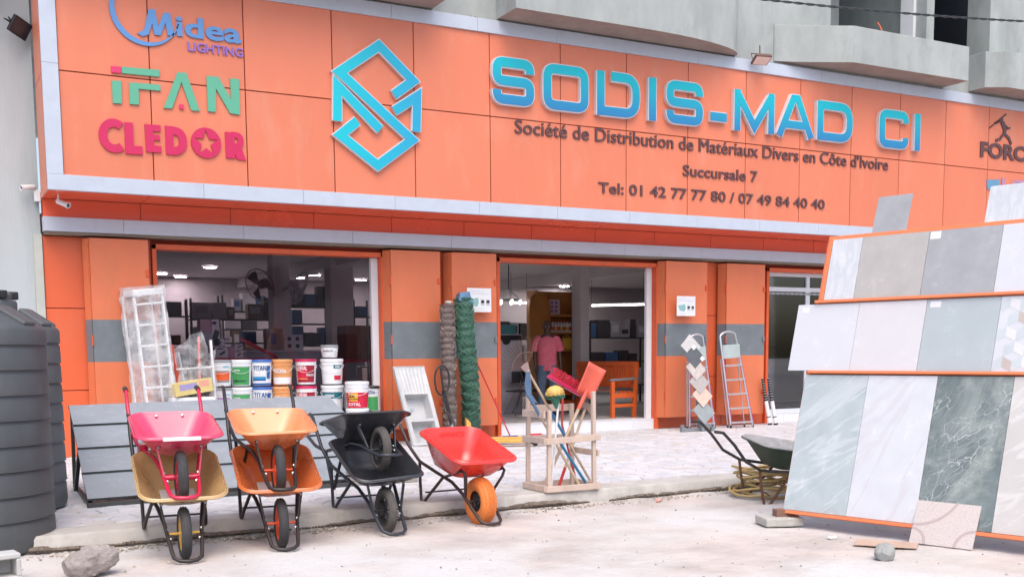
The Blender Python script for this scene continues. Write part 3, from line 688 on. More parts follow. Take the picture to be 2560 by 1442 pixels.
# ================================================================ wheelbarrows
def rrect(x0,x1,hw0,hw1,z0,z1,rad,n=7):
    """rounded rectangle loop: rear edge x0 (half width hw0, height z0) to front x1 (half width hw1, height z1)"""
    pts=[]
    L=x1-x0
    cs=[(x1,hw1,1,1),(x0,hw0,-1,1),(x0,-hw0,-1,-1),(x1,-hw1,1,-1)]
    order=[(x1-rad,hw1-rad,0),(x0+rad,hw0-rad,90),(x0+rad,-(hw0-rad),180),(x1-rad,-(hw1-rad),270)]
    for (cx,cy,a0) in order:
        for k in range(n+1):
            a=R(a0+90*k/n); x=cx+rad*math.cos(a); y=cy+rad*math.sin(a); u=(x-x0)/L
            pts.append((x,y,z0+(z1-z0)*u))
    return pts
def wheelbarrow(label, M, tray_m, frame_m, hub_m, tyre_m, group=None, style='strap', fat=False, hz=.0, leg_m=None, grips=None, wide=1.0, stickers=(), wavy=0, bolts=True, spoke=False, deep=False):
    root=thing('wheelbarrow',label,'wheelbarrow',M.to_translation(),M.to_3x3(),group,parts_world=False)
    def bd(mb,name,m_,par=root,**k): return mb.build(name,m_,par,world=False,**k)
    hw=.305*wide
    # tray: rim front lower than the rear
    xf,xr,zf,zr=.09,-.70,.50,.635
    loops=[rrect(xr-.012,xf+.014,hw+.013,hw+.013,zr-.012,zf-.012,.13),rrect(xr,xf,hw,hw,zr,zf,.125),rrect(xr+.03,xf-.06,hw-.035,hw-.035,zr-.05,zf-.045,.12),
           rrect(xr+.12,xf-.22,hw-.115,hw-.115,zr-.20,zf-.125,.11),rrect(xr+.155,xf-.29,hw-.145,hw-.145,zr-.255,zf-.155,.10),rrect(xr+.19,xf-.325,hw-.175,hw-.175,zr-.268,zf-.165,.08),rrect(xr+.27,xf-.40,.06,.06,zr-.272,zf-.170,.05)]
    if deep:
        zf,zr=.60,.70
        loops=[rrect(xr-.016,xf+.018,hw+.018,hw+.018,zr-.016,zf-.016,.13),rrect(xr,xf,hw,hw,zr,zf,.125),rrect(xr+.02,xf-.03,hw-.022,hw-.022,zr-.05,zf-.04,.12),
           rrect(xr+.07,xf-.13,hw-.07,hw-.07,zr-.20,zf-.15,.11),rrect(xr+.10,xf-.20,hw-.10,hw-.10,zr-.29,zf-.205,.10),rrect(xr+.14,xf-.25,hw-.13,hw-.13,zr-.305,zf-.215,.08),rrect(xr+.27,xf-.40,.06,.06,zr-.308,zf-.218,.05)]
    if wavy:
        for li in (0,1): loops[li]=[(x,y,z+wavy*math.sin(y*9+x*3)+wavy*.7*math.sin(x*11)) for x,y,z in loops[li]]
    mb=MB(); mb.loft(loops,0,cap0=False,cap1=True); t=bd(mb,'tray',tray_m,smooth=50)
    so_=t.modifiers.new('thickness','SOLIDIFY'); so_.thickness=.005; so_.offset=1
    if isinstance(tray_m,list): so_.material_offset=1; so_.material_offset_rim=1; tray_m=tray_m[1]
    bd(MB().tube(loops[0],.0075,6,closed=True),'rim',tray_m,t,smooth=80)
    # frame tubes
    FR=.0155; Rw=.195 if not fat else .205
    side=[]
    for s_ in (1,-1):
        side.append([(-1.24,s_*.29,.80-hz),(-1.15,s_*.29,.785-hz),(-1.03,s_*.29,.66-hz*.6),(-.90,s_*.28,.49),(-.72,s_*.25,.385),(-.45,s_*.20,.345),(-.25,s_*.165,.32),(-.08,s_*.135,.25),(.06,s_*.118,.165),(.15,s_*.108,.115)])
    nose=[(.21,.098,.085),(.25,.06,.075),(.262,0,.072),(.25,-.06,.075),(.21,-.098,.085)]
    bd(MB().tube(side[0]+nose+side[1][::-1],FR,9),'frame',frame_m,smooth=60)
    if grips:
        for s_ in (1,-1): bd(MB().tube([(-1.275,s_*.29,.803-hz),(-1.24,s_*.29,.802-hz),(-1.155,s_*.29,.788-hz)],.0215,8),'grip',grips,smooth=60)
    # legs
    lm=leg_m or frame_m
    for s_ in (1,-1):
        if style=='plate':
            bd(MB().hexa([(-.66,s_*.235-.03,.01),(-.60,s_*.235-.03,.01),(-.60,s_*.235+.03,.01),(-.66,s_*.235+.03,.01)],[(-.72,s_*.215-.035,.40),(-.50,s_*.215-.035,.40),(-.50,s_*.215+.035,.40),(-.72,s_*.215+.035,.40)]),'leg',lm,bevel=.006)
        else:
            pts=[(-.36,s_*.19,.335),(-.52,s_*.225,.13),(-.595,s_*.235,.035),(-.63,s_*.236,.016),(-.66,s_*.236,.035),(-.70,s_*.24,.20),(-.73,s_*.245,.385)]
            bd(MB().tube(pts,.0145,8),'leg',lm,smooth=60)
    bd(MB().tube([(-.60,.23,.12),(-.60,-.23,.12)],.008,6),'leg_brace',lm,smooth=60) if style!='plate' else None
    # front braces carrying the tray
    if style=='loop':
        for s_ in (1,-1):
            bd(MB().tube([(-.36,s_*.18,.335),(-.14,s_*.20,.43),(-.02,s_*.215,.49),(.025,s_*.205,.485),(.03,s_*.185,.43),(-.05,s_*.13,.24)],.0135,8),'tray_brace',frame_m,smooth=60)
    else:
        for s_ in (1,-1):
            bd(MB().bar((.02,s_*.124,.20),(-.045,s_*.165,.425),.012,.034,side=(0,1,0)),'tray_brace',frame_m)
            if bolts:
                for p in ((.028,s_*.105,.17),(-.03,s_*.125,.225),(-.042,s_*.155,.42)): bd(MB().lathe([(0.0001,.012),(.010,.010),(.012,0),(.0001,0)],8,Matrix.Translation((p[0]+.022,p[1],p[2]))@Matrix.Rotation(R(65),4,'Y')),'bolt',MT['steel'])
    if bolts:
        for y in (-.1,.1): bd(MB().lathe([(.0001,.008),(.010,.006),(.012,0),(.0001,-.001)],8,Matrix.Translation((xr+.034,y,zr-.025))@Matrix.Rotation(R(70),4,'Y')),'bolt',MT['steel'])
    # wheel (axis = local y)
    Mw=Matrix.Translation((0,0,Rw))@Matrix.Rotation(R(90),4,'X')
    tw=.075 if fat else .038; tr=.062 if fat else .036
    prof=[(Rw-2*tr+.012,-tw*.7)]+[(Rw-tr+tr*math.sin(a)*1.0 if False else Rw-tr+tr*math.cos(a),tw*math.sin(a)) for a in [R(-110+220*k/14) for k in range(15)]]+[(Rw-2*tr+.012,tw*.7)]
    wheel=bd(MB().lathe(prof,36,Mw),'wheel',tyre_m,smooth=40)
    if fat:   # tread lugs
        mb=MB()
        for k in range(48):
            a=2*math.pi*k/48
            for s_ in (1,-1):
                p=[Mw@V(((Rw+.002)*math.cos(a+da),(Rw+.002)*math.sin(a+da),z)) for da,z in ((0,0),(.13*s_,.03*s_))]
                c0=Mw@V((0,0,0)); mb.bar(p[0],p[1],.007,.007)
                q=[Mw@V(((Rw-.012)*math.cos(a+da),(Rw-.012)*math.sin(a+da),z)) for da,z in ((.13*s_,.03*s_),(.0,.056*s_))]; mb.bar(q[0],q[1],.007,.010)
        o=bd(mb,'tread',tyre_m,wheel); o['kind']='stuff'
    else:
        for zz in (-.018,0,.018):
            bd(MB().tube([Mw@V(((Rw+.0005-abs(zz)*.16)*math.cos(2*math.pi*k/36),(Rw+.0005-abs(zz)*.16)*math.sin(2*math.pi*k/36),zz)) for k in range(36)],.0035,5,closed=True),'tread_ring',tyre_m,wheel,smooth=80)
    ri=Rw-2*tr+.012
    if spoke:
        bd(MB().lathe([(ri+.004,-.026),(ri-.022,-.020),(ri-.022,.020),(ri+.004,.026)],30,Mw),'rim',hub_m,wheel,smooth=40)
        for k in range(5):
            a=2*math.pi*k/5+.3; bd(MB().bar(Mw@V((.02*math.cos(a),.02*math.sin(a),0)),Mw@V(((ri-.015)*math.cos(a),(ri-.015)*math.sin(a),0)),.03,.012),'spoke',hub_m,wheel)
    else:
        bd(MB().lathe([(ri+.003,-.026),(ri-.012,-.028),(ri-.02,-.014),(.045,-.008),(.03,-.03),(.0001,-.03)],30,Mw),'hub',hub_m,wheel,smooth=35)
        bd(MB().lathe([(ri+.003,.026),(ri-.012,.028),(ri-.02,.014),(.045,.008),(.03,.03),(.0001,.03)],30,Mw),'hub',hub_m,wheel,smooth=35)
    bd(MB().tube([(0,-.128,Rw),(0,.128,Rw)],.0105,8),'axle',hub_m,smooth=60)
    if style=='plate':
        for s_ in (1,-1): bd(MB().tube([(0,s_*.05,Rw),(0,s_*.125,Rw)],.024,12),'axle_bush',hub_m,smooth=60)
    # stickers inside the tray / on the rim, lying on the tray floor
    for (kind,) in stickers:
        if kind=='floor':
            def fl(u,v,h=.004):   # u across, v front->rear on the tray's front slope
                x=-.205-.20*v; y=-.16+.26*u; z0_=zf-.150; zl=(zf-.155)+((zr-.255)-(zf-.155))*((xf-.29)-x)/((xf-.29)-(xr+.155)); return (x,y,zl+.010-.012*min(1,max(0,v)))
            st=bd(MB().grid(lambda u,v: (-.24-.25*v,-.13+.26*u,_floor_z(-.24-.25*v)+.012),2,2),'sticker',simple('sticker_white',(.62,.60,.58),.5,var=.06),t)
            bd(MB().grid(lambda u,v: (-.225-.045*v,-.13+.26*u,_floor_z(-.225-.045*v)+.0135),2,1),'sticker_band',simple('sticker_black',(.03,.03,.03),.5),t)
            tx=text_mb('IDAK',(-.262,.06,_floor_z(-.262)+.0145),(0,-1,0),(1,0,-.1),.12,.028,(0,0,1),.001,.03); bd(tx,'sticker_text',simple('sticker_white',(.62,.60,.58),.5),t)
        if kind=='rim': 
            bd(MB().grid(lambda u,v:(xf+.026-.012*v,-.13+.27*u,zf-.022+.026*v),3,1),'rim_label',MT['whitep'],t)
        if kind=='fronttext':
            tx=text_mb('SCHAPPA',(xr+.045,.17,zr-.075),(0,-1,0),(-.3,0,.95),.26,.045,(1,0,.3),.003,.0); bd(tx,'raised_text',tray_m,t)
    return root
def _floor_z(x):
    xf,xr,zf,zr=.09,-.70,.50,.635
    x1,x0=xf-.325,xr+.19; u=(x-x0)/(x1-x0); return (zr-.268)+((zf-.165)-(zr-.268))*u
def place(px,py,head,pitch,z=0):
    P=onZ(px,py,z); return Matrix.Translation(P)@Matrix.Rotation(R(head),4,'Z')@Matrix.Rotation(R(pitch),4,'Y')
paint=lambda n,c,**k: simple(n,c,.28,coat=.5,var=.06,scale=5,dirt=tuple(x*.55+.05 for x in c),dirt_amt=.25,**k)
def barrows():
    tyre=MT['rubber']; fr=simple('dark_tube_paint',(.028,.022,.022),.4,var=.2)
    UP=Matrix.Translation((-.115,0,.392))@Matrix.Rotation(R(-11),4,'Y')
    g='wheelbarrows lined up along the terrace edge'
    A=place(462,1392,-95,12)
    wheelbarrow('lower tan wheelbarrow with yellow hub under the pink one',A,paint('tan_tray',(.52,.35,.16)),fr,simple('yellow_hub',(.70,.42,.07),.4),tyre,g,stickers=(('floor',),))
    pk=paint('pink_tray',(.70,.06,.14)); pf=paint('crimson_frame',(.55,.012,.06))
    wheelbarrow('pink wheelbarrow with crimson frame stacked on the tan one',A@UP,pk,pf,pf,tyre,g,style='plate',grips=MT['black'],stickers=(('rim',),))
    B=place(703,1364,-98,12)
    wheelbarrow('lower orange wheelbarrow with orange wheel hub and dark frame',B,paint('orange_tray',(.66,.17,.05)),fr,simple('orange_hub',(.75,.10,.03),.4),tyre,g,stickers=(('floor',),))
    wheelbarrow('light peach orange wheelbarrow stacked on the darker orange one',B@UP,paint('peach_tray',(.80,.26,.10)),fr,simple('orange_hub',(.75,.10,.03),.4),tyre,g,wavy=.004)
    D=place(962,1328,-90,12); bl=mat('black_tray_paint',(.034,.036,.043),.33,coat=.3,var=.3,scale=14,stretch=(1,1,6),dirt=(.10,.08,.08),dirt_amt=.3)
    bf=simple('blue_black_tube',(.03,.036,.048),.38,var=.2); kh=simple('dark_hub',(.03,.03,.033),.5)
    wheelbarrow('lower black wheelbarrow with grey spoked wheel under another black one',D,bl,bf,kh,simple('grey_tyre',(.085,.08,.075),.8,var=.25,dirt=(.25,.21,.18),dirt_amt=.4),g,spoke=True,wavy=.012,hz=.08)
    wheelbarrow('black wheelbarrow with wavy rim stacked on the other black one',D@UP@Matrix.Translation((-.03,.02,.10))@Matrix.Rotation(R(-21),4,'Y')@Matrix.Rotation(R(-2),4,'X'),bl,bf,kh,simple('grey_tyre',(.085,.08,.075),.8),g,spoke=True,wavy=.010,hz=.10,grips=MT['black'])
    E_=place(1196,1306,-86,11)
    wheelbarrow('red wheelbarrow with thick orange tyre beside the wooden tool rack',E_,paint('red_tray',(.78,.045,.035)),MT['brown'],kh,simple('orange_tyre',(.74,.22,.05),.6,var=.08,dirt=(.45,.2,.1),dirt_amt=.3),g,style='loop',fat=True,hz=.10,deep=True,stickers=(('fronttext',),),bolts=False)
    P=V((6.30,-6.52,0)); O=Matrix.Translation(P)@Matrix.Rotation(R(-16),4,'Z')@Matrix.Rotation(R(-1),4,'Y')@Matrix.Rotation(R(7),4,'X')
    wheelbarrow('old worn green wheelbarrow with cement crusted tray behind the tile display',O,[mat('cement_crust',(.36,.355,.36),.8,var=.3,scale=6,dirt=(.55,.55,.56),dirt_amt=.8,dscale=4),mat('old_green_tray',(.035,.055,.035),.7,var=.4,scale=7,dirt=(.16,.16,.14),dirt_amt=.5,dscale=5)],simple('old_black_tube',(.03,.026,.024),.6,dirt=(.3,.25,.2),dirt_amt=.35),kh,tyre,None,leg_m=simple('rusty_tube',(.13,.06,.035),.8,var=.3),wavy=.008,wide=1.12)
barrows()
# ================================================================ water tanks, blocks
def tank(label,c,r_,h,z0,top=True):
    root=thing('water_tank',label,'water tank',(c[0],c[1],z0),None,'black ribbed water tanks',parts_world=False)
    prof=[(.001,0),(r_-.05,0),(r_-.01,.03)]; nr=8; zz=.08; step=(h-.36)/nr
    for k in range(nr):
        a=z0_=zz+k*step
        prof+=[(r_,a),(r_-.004,a+step*.80),(r_-.013,a+step*.88),(r_-.013,a+step*.95),(r_+.006,a+step*.985)]
    zs=zz+nr*step
    prof+=[(r_,zs),(r_,zs+.10),(r_-.02,zs+.13),(r_*.72,h-.05),(r_*.45,h)]
    MB().lathe(prof,64).build('shell',MT['tank'],root,smooth=35,world=False)
    if top:
        for k in range(8):
            a=2*math.pi*k/8+.2; p=[((r_*.95)*math.cos(a),(r_*.95)*math.sin(a),zs+.14),((r_*.6)*math.cos(a),(r_*.6)*math.sin(a),h-.0)]
            MB().bar(p[0],p[1],.16,.05).build('dome_rib',MT['tank'],root,world=False,bevel=.015)
        MB().lathe([(r_*.46,h-.06),(r_*.46,h+.07),(r_*.44,h+.09),(.001,h+.09)],40).build('neck',MT['tank'],root,world=False,smooth=35)
        lid=MB().lathe([(r_*.40,h+.09),(r_*.40,h+.14),(r_*.34,h+.17),(.001,h+.17)],40).build('lid',MT['tank'],root,world=False,smooth=35)
        for k in range(6):
            a=k*math.pi/3+.1; MB().box(-.05,.05,-.03,.03,0,.07).build('lid_knob',MT['black'],lid,world=False,bevel=.01).matrix_local=Matrix.Translation((r_*.40*math.cos(a),r_*.40*math.sin(a),h+.10))@Matrix.Rotation(a,4,'Z')
    return root
t1=tank('big black ribbed water tank nearest the street at the left edge',(-1.47,-5.42),.69,1.86,.02)
t2=tank('black ribbed water tank on the terrace behind the nearer tank',(-1.17,-4.10),.62,1.76,TZ)
MB().lathe([(.0001,.0),(.03,.0),(.03,.05),(.022,.055),(.022,.09),(.0001,.09)],14,Matrix.Translation((.68,-.02,.10))@Matrix.Rotation(R(90),4,'Y')).build('outlet',MT['white'],t1,world=False,smooth=40)
def block():
    P=onZ(48,1442,0); root=thing('concrete_block','pale hollow concrete block at the bottom left corner','block',(P.x-.30,P.y-.10,0),Matrix.Rotation(R(10),3,'Z'),parts_world=False)
    m_=simple('block_concrete',(.50,.50,.49),.95,var=.12,bump=.004,bscale=40)
    mb=MB(); 
    for (a,b,c,d) in ((-.1,.30,-.09,-.06),(-.1,.30,.06,.09),(-.1,-.07,-.06,.06),(.085,.115,-.06,.06),(.27,.30,-.06,.06)): 
        pass
    xs=[-.1,-.07,.085,.115,.27,.30]
    # a frame with two holes facing the street: top, bottom, webs
    mb.box(-.1,.30,-.09,.09,.155,.19); mb.box(-.1,.30,-.09,.09,0,.035)
    for i in (0,2,4): mb.box(xs[i],xs[i+1],-.09,.09,.035,.155)
    mb.box(-.07,.27,.06,.085,.036,.154)
    mb.build('block_body',m_,root,world=False,bevel=.008)
block()
def lump(name,label,P,axis,r_,L,seed,m_,cat,tilt=0,sq=1.0):
    """broken lump: noisy capped cylinder"""
    rnd=random.Random(seed); loops=[]; n=30; N=20
    for i in range(N+1):
        u=i/N; k=min(1,math.sin(math.pi*min(max(u,.03),.97))**.28)
        lp=[]
        for j in range(n):
            a=2*math.pi*j/n; d=V((math.cos(a)*3,math.sin(a)*3,u*4+seed)); rr=r_*k*(1+.22*noise.noise(d*.6)+.16*noise.noise(d*1.7)+.07*noise.noise(d*4))
            lp.append(V((u*L-L/2,rr*math.cos(a),rr*math.sin(a)*sq)))
        loops.append(lp)
    Mx=Matrix.Rotation(R(axis),4,'Z')@Matrix.Rotation(R(tilt),4,'Y'); zmin=min((Mx@p).z for l in loops for p in l)
    mb=MB().loft(loops); o=mb.build(name,m_,smooth=45); o.matrix_world=Matrix.Translation((P[0],P[1],-zmin-.012))@Mx
    tag(o,label,cat); return o
lump('concrete_lump','broken grey concrete lump lying on the dirt beside the tank',onZ(228,1410,.08),12,.10,.36,3,simple('broken_concrete',(.33,.29,.27),.95,var=.3,scale=9,bump=.025,bscale=22,dirt=(.5,.46,.44),dirt_amt=.6),'rubble',-9)
lump('stone','grey angular stone in front of the tile display',onZ(2212,1385,.04),35,.075,.17,11,simple('grey_stone',(.33,.34,.33),.9,var=.2,bump=.006),'stone',-14,.8)
lump('stone','small pale stone lying near the display support block',onZ(2080,1341,.01),10,.03,.10,21,simple('pale_stone',(.55,.54,.52),.9,bump=.004),'stone',0,.5)
lump('stone','small pink brick chip at the foot of the terrace edge',onZ(1646,1248,.02),30,.028,.08,31,simple('brick_chip',(.62,.34,.28),.9,bump=.004),'stone',0,.8)
lump('stone','flat brown wood chip on the dirt beneath the tan barrow wheel',onZ(492,1392,.01),30,.012,.055,41,simple('chip_wood',(.50,.33,.22),.9),'chip',0,.6)
# ================================================================ grey sloping board rack on the terrace
def board_rack():
    root=thing('board_rack','long sloping rack of overlapping dusty grey boards behind the wheelbarrows','display rack',(1.2,-3.4,TZ))
    A=V((-.42,-4.42,.20)); B=V((2.70,-4.10,.20)); Ct=V((-.36,-2.75,1.00)); D=V((2.52,-2.45,1.02))
    m_=mat('dusty_grey_board',(.25,.285,.32),.5,var=.12,scale=2,dirt=(.45,.47,.50),dirt_amt=.4,dscale=9,bump=.001); edge=simple('board_edge',(.055,.058,.06),.6)
    def pt(u,v): 
        p=A.lerp(B,u).lerp(Ct.lerp(D,u),v); return p
    nrm=(B-A).cross(Ct-A).normalized(); 
    if nrm.z<0: nrm=-nrm
    n=4
    for k in range(n):
        v0=k/n; v1=(k+1)/n+.03
        lo=[pt(0,v0)+nrm*.034,pt(1,v0)+nrm*.034,pt(1,min(1,v1))+nrm*.006,pt(0,min(1,v1))+nrm*.006]; th=-nrm*.022
        mb=MB(); mb.add(lo+[p+th for p in lo],[(0,1,2,3)],0); mb.add(lo+[p+th for p in lo],[(4,7,6,5),(0,4,5,1),(1,5,6,2),(2,6,7,3),(3,7,4,0)],1)
        mb.build('board',[m_,edge],root)
    MB().bar(pt(0,0)-nrm*.02+V((0,-.01,-.02)),pt(1,0)-nrm*.02+V((0,-.01,-.02)),.05,.06).build('front_rail',edge,root,bevel=.004)
    MB().bar(pt(0,1)-nrm*.02,pt(1,1)-nrm*.02,.04,.04).build('top_rail',edge,root)
    for u in (.01,.5,.97):
        a=pt(u,.0)-nrm*.035;b=pt(u,1)-nrm*.035
        MB().bar(a,b,.035,.035).build('rafter',edge,root); MB().bar(V((b.x,b.y+.05,TZ)),b,.035,.035).build('prop',edge,root); MB().bar(V((a.x,a.y,TZ+.02)),V((b.x,b.y+.05,TZ+.02)),.035,.035).build('foot_rail',edge,root)
        MB().bar(V((a.x,(a.y+b.y)/2+.3,TZ+.03)),pt(u,.55)-nrm*.035,.035,.035).build('prop',edge,root)
    # end of the plank stack showing at the right
    for k in range(3):
        MB().box(2.15,2.90+.02*k,-4.20,-3.9,TZ+.002+k*.05,TZ+.046+k*.05).build('plank_end',simple('grey_plank',(.34,.31,.28),.85,var=.2,bump=.002),root,bevel=.004)
board_rack()
# ================================================================ wooden tool rack and tools
def tool_rack():
    x0,x1,y0,y1=3.62,4.16,-5.70,-5.32; w=.038; m_=MT['wood']
    root=thing('tool_rack','pale unpainted wooden rack holding garden tools on the terrace edge','tool rack',((x0+x1)/2,(y0+y1)/2,TZ))
    rnd=random.Random(2)
    def b(nm,p,q,ww=w,hh=w): MB().bar(V(p),V(q),ww,hh).build(nm,m_,root,bevel=.003)
    for (x,y,h) in ((x0,y1,.93),(x0+.02,y0,.80),(x1,y0,.97),(x1-.02,y1,.84)): b('post',(x,y,TZ),(x+rnd.uniform(-.01,.01),y,TZ+h))
    o=.034
    for z in (.035,.50): 
        b('rail',(x0-.03,y0-o,TZ+z),(x1+.05,y0-o,TZ+z+(0.02 if z>.1 else 0)),.022,.06); b('rail',(x0-.04,y1+o,TZ+z),(x1+.05,y1+o,TZ+z),.022,.06)
        b('rail',(x0-o,y0-.03,TZ+z+.005),(x0-o,y1+.03,TZ+z+.005),.022,.06); b('rail',(x1+o,y0-.03,TZ+z-.14*(z>.1)),(x1+o,y1+.04,TZ+z-.14*(z>.1)),.022,.06)
    b('rail',(x0-o,y0-.02,TZ+.76),(x0-o,y1+.03,TZ+.76),.022,.07); b('rail',(x0,y1+o,TZ+.80),(x1+.02,y1+o,TZ+.80),.022,.07)
tool_rack()
def tools():
    YM=-5.52
    def q(x,y,Y=YM): return onY(x,y,Y)
    # red shovel
    a=q(1362,1208,-5.45);b=q(1463,985,-5.55); root=thing('shovel','red square bladed shovel standing blade up in the wooden rack','shovel',a)
    MB().tube([a,a.lerp(b,.8),b],.017,8).build('handle',MT['wood2'],root,smooth=60)
    d=(b-a).normalized(); s_=d.cross(V((0,1,0))).normalized(); n_=s_.cross(d)
    c=b; RD=simple('tool_red',(.72,.13,.085),.4,dirt=(.5,.2,.15),dirt_amt=.3)
    loops=[]
    MB().tube([b-d*.16,b-d*.02,b+d*.05],[.021,.022,.012],8).build('socket',RD,root,smooth=60)
    def bl(u,v): return c+d*(-.02+.33*v)+s_*((u-.5)*(.20+.025*v))+n_*(.02*math.cos((u-.5)*math.pi)+.0)
    mb=MB().grid(bl,8,6); o=mb.build('blade',RD,root,smooth=60); o.modifiers.new('t','SOLIDIFY').thickness=.004
    # rake with fan of wire tines
    a=q(1478,1205,-5.40);b=q(1318,925,-5.55); root=thing('rake','fan rake with thin rusty tines and blue tipped wooden handle','rake',a)
    MB().tube([a,b],.013,8).build('handle',MT['wood2'],root,smooth=60)
    d=(b-a).normalized(); MB().tube([a+d*.60,a+d*.95],.0145,8).build('handle_sleeve',simple('tool_blue',(.03,.22,.42),.5),root,smooth=60)
    ctr=b+d*.02; s_=d.cross(V((0,1,0))).normalized(); RU=simple('rusty_wire',(.20,.11,.08),.6,metal=.3)
    for k in range(17):
        an=R(-60+120*k/16); e=d*math.cos(an)+s_*math.sin(an); L=.27+.03*math.cos(an)
        MB().tube([ctr,ctr+e*L*.55,ctr+e*L,ctr+e*(L+.01)+V((0,-.03,0))],.0020,4).build('tine',RU,root)
    MB().tube([ctr+(d*math.cos(R(t))+s_*math.sin(R(t)))*.16 for t in range(-60,61,12)],.004,5).build('tine_brace',RU,root)
    MB().prism([(-.02,-.06),(.02,-.06),(.045,.05),(-.045,.05)],ctr-V((0,.004,0)),s_,d,(0,.008,0)).build('socket',simple('rake_grey',(.35,.25,.25),.5),root)
    # blue handled spade
    a=q(1450,1215,-5.62);b=q(1328,1000,-5.62); c2=q(1310,945,-5.62); root=thing('spade','dark blue angled spade head beside the rake','spade',a)
    MB().tube([a,a.lerp(b,.98)],.0145,8).build('handle',MT['wood2'],root,smooth=60)
    BLU=simple('tool_steel_blue',(.09,.16,.27),.4,var=.2); d=(b-a).normalized()
    MB().tube([a.lerp(b,.82),b,q(1318,985,-5.62)],.018,8).build('socket',BLU,root,smooth=60)
    mb=MB(); P=[q(*p,-5.62) for p in ((1331,1003),(1316,985),(1312,962),(1316,930),(1325,928),(1328,955),(1329,985),(1345,1008))]; n=len(P); mb.add(P+[p+V((0,.01,0)) for p in P],[tuple(range(n)),tuple(range(2*n-1,n-1,-1))]+[(i,(i+1)%n,(i+1)%n+n,i+n) for i in range(n)]); mb.build('blade',BLU,root)
    MB().tube([q(1390,1090,-5.6),q(1465,1207,-5.5)],.0145,8).build('handle_sleeve',simple('tool_blue',(.03,.22,.42),.5),root,smooth=60)
    # red broom
    a=q(1370,1210,-5.38);h0=q(1374,942,-5.42);h1=q(1448,985,-5.36); root=thing('broom','red bristled broom head resting across the wooden rack','broom',a)
    ax=(h1-h0).normalized(); up=V((0,-.25,1)); up=(up-ax*up.dot(ax)).normalized()
    BR=simple('broom_red',(.62,.02,.06),.5); MB().bar(h0-ax*.02,h1+ax*.02,.05,.035).build('head',simple('broom_core',(.55,.02,.10),.4),root,bevel=.008)
    rnd=random.Random(6); mb=MB()
    for i in range(26):
        for j in (-1,0,1):
            p=h0.lerp(h1,i/25)+V((0,j*.014,0)); e=p+up*.11+ax*rnd.uniform(-.02,.02)+V((0,j*.02,0)); mb.tube([p,e],.0032,4)
    o=mb.build('bristles',BR,root); o['kind']='stuff'
    MB().tube([h0.lerp(h1,.45),q(1405,1060,-5.4),q(1440,1200,-5.45)],.011,8).build('handle',simple('broom_handle',(.45,.05,.05),.5,dirt=(.1,.05,.05),dirt_amt=.6,dscale=20),root,smooth=60)
    # yellow and green round brush on white stick
    a=q(1378,1222,-5.66);b=q(1396,1005,-5.60); root=thing('ceiling_brush','round brush with yellow and green bristles on a white stick','brush',a)
    MB().tube([a,b],.011,8).build('handle',MT['white'],root,smooth=60)
    c=q(1388,988,-5.60); d=V((-.1,0,1)).normalized(); Mx=Matrix.Translation(c)@d.to_track_quat('Z','Y').to_matrix().to_4x4()
    YB=simple('bristle_yellow',(.66,.45,.14),.7); GB=simple('bristle_green',(.05,.20,.13),.7); mb=MB()
    for k in range(420):
        th=rnd.uniform(0,6.28); ph=rnd.uniform(.0,1.9); L=.098*rnd.uniform(.92,1.02); e=V((math.sin(ph)*math.cos(th),math.sin(ph)*math.sin(th),math.cos(ph)))
        mb.tube([Mx@V((0,0,-.03)),Mx@(e*L)],[.003,.0045],4,mi=0 if e.z>.05 else 1)
    o=mb.build('bristles',[YB,GB],root); o['kind']='stuff'
    MB().lathe([(.078,.0),(.085,.03),(.075,.065),(.045,.088),(.001,.095)],18,Mx).build('bristle_dome',YB,root,smooth=50); MB().lathe([(.012,-.13),(.03,-.08),(.062,-.02),(.05,.03),(.001,.04)],16,Mx).build('brush_cup',GB,root,smooth=50)
    # mallet / axe with wooden head
    a=q(1398,1212,-5.42);b=q(1466,1012,-5.42); root=thing('axe','small wooden hafted axe with brown steel head in the rack','axe',a)
    MB().tube([a,b],.014,8).build('handle',MT['wood2'],root,smooth=60); MB().tube([a,a.lerp(b,.22)],.0155,8).build('painted_end',simple('end_red',(.6,.03,.03),.5),root,smooth=60)
    P=[q(*p,-5.44) for p in ((1462,1003),(1484,1012),(1484,1036),(1478,1040),(1472,1026),(1458,1018))]; mb=MB(); n=len(P); mb.add(P+[p+V((0,.035,0)) for p in P],[tuple(range(n)),tuple(range(2*n-1,n-1,-1))]+[(i,(i+1)%n,(i+1)%n+n,i+n) for i in range(n)]); mb.build('axe_head',simple('axe_brown',(.28,.20,.16),.6),root)
tools()
# ================================================================ left neighbour wall, lamps, cameras, cable
def left_wall():
    root=thing('side_wall','tall pale rendered wall left of the orange shop','wall',(-3,1.2,0))
    MB().box(-7,-.20,1.06,1.3,0,9).build('wall_face',MT['wall'],root)
    MB().box(-.30,-.196,.97,1.059,.0,3.12).build('corner_post',simple('pale_post',(.46,.48,.44),.85),root)
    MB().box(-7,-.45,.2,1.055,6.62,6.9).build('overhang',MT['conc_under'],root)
left_wall()
def floodlight(label,P,rot,m_,lens):
    root=thing('floodlight',label,'floodlight',P,rot,'flat floodlights on the facade',parts_world=False)
    def bd(mb,n,mm,**k): return mb.build(n,mm,root,world=False,**k)
    bd(MB().box(-.15,.15,-.02,.03,-.11,.11),'housing',m_,bevel=.012)
    for k in range(6): bd(MB().box(-.12+.045*k,-.105+.045*k,.031,.055,-.09,.09),'cooling_fin',m_)
    bd(MB().box(-.13,.13,-.024,-.0205,-.09,.09),'lens',lens)
    bd(MB().tube([(-.165,.01,0),(-.165,.12,0),(.165,.12,0),(.165,.01,0)],.008,6),'bracket',m_)
    bd(MB().tube([(0,.12,0),(0,.25,.06)],.012,6),'arm',m_)
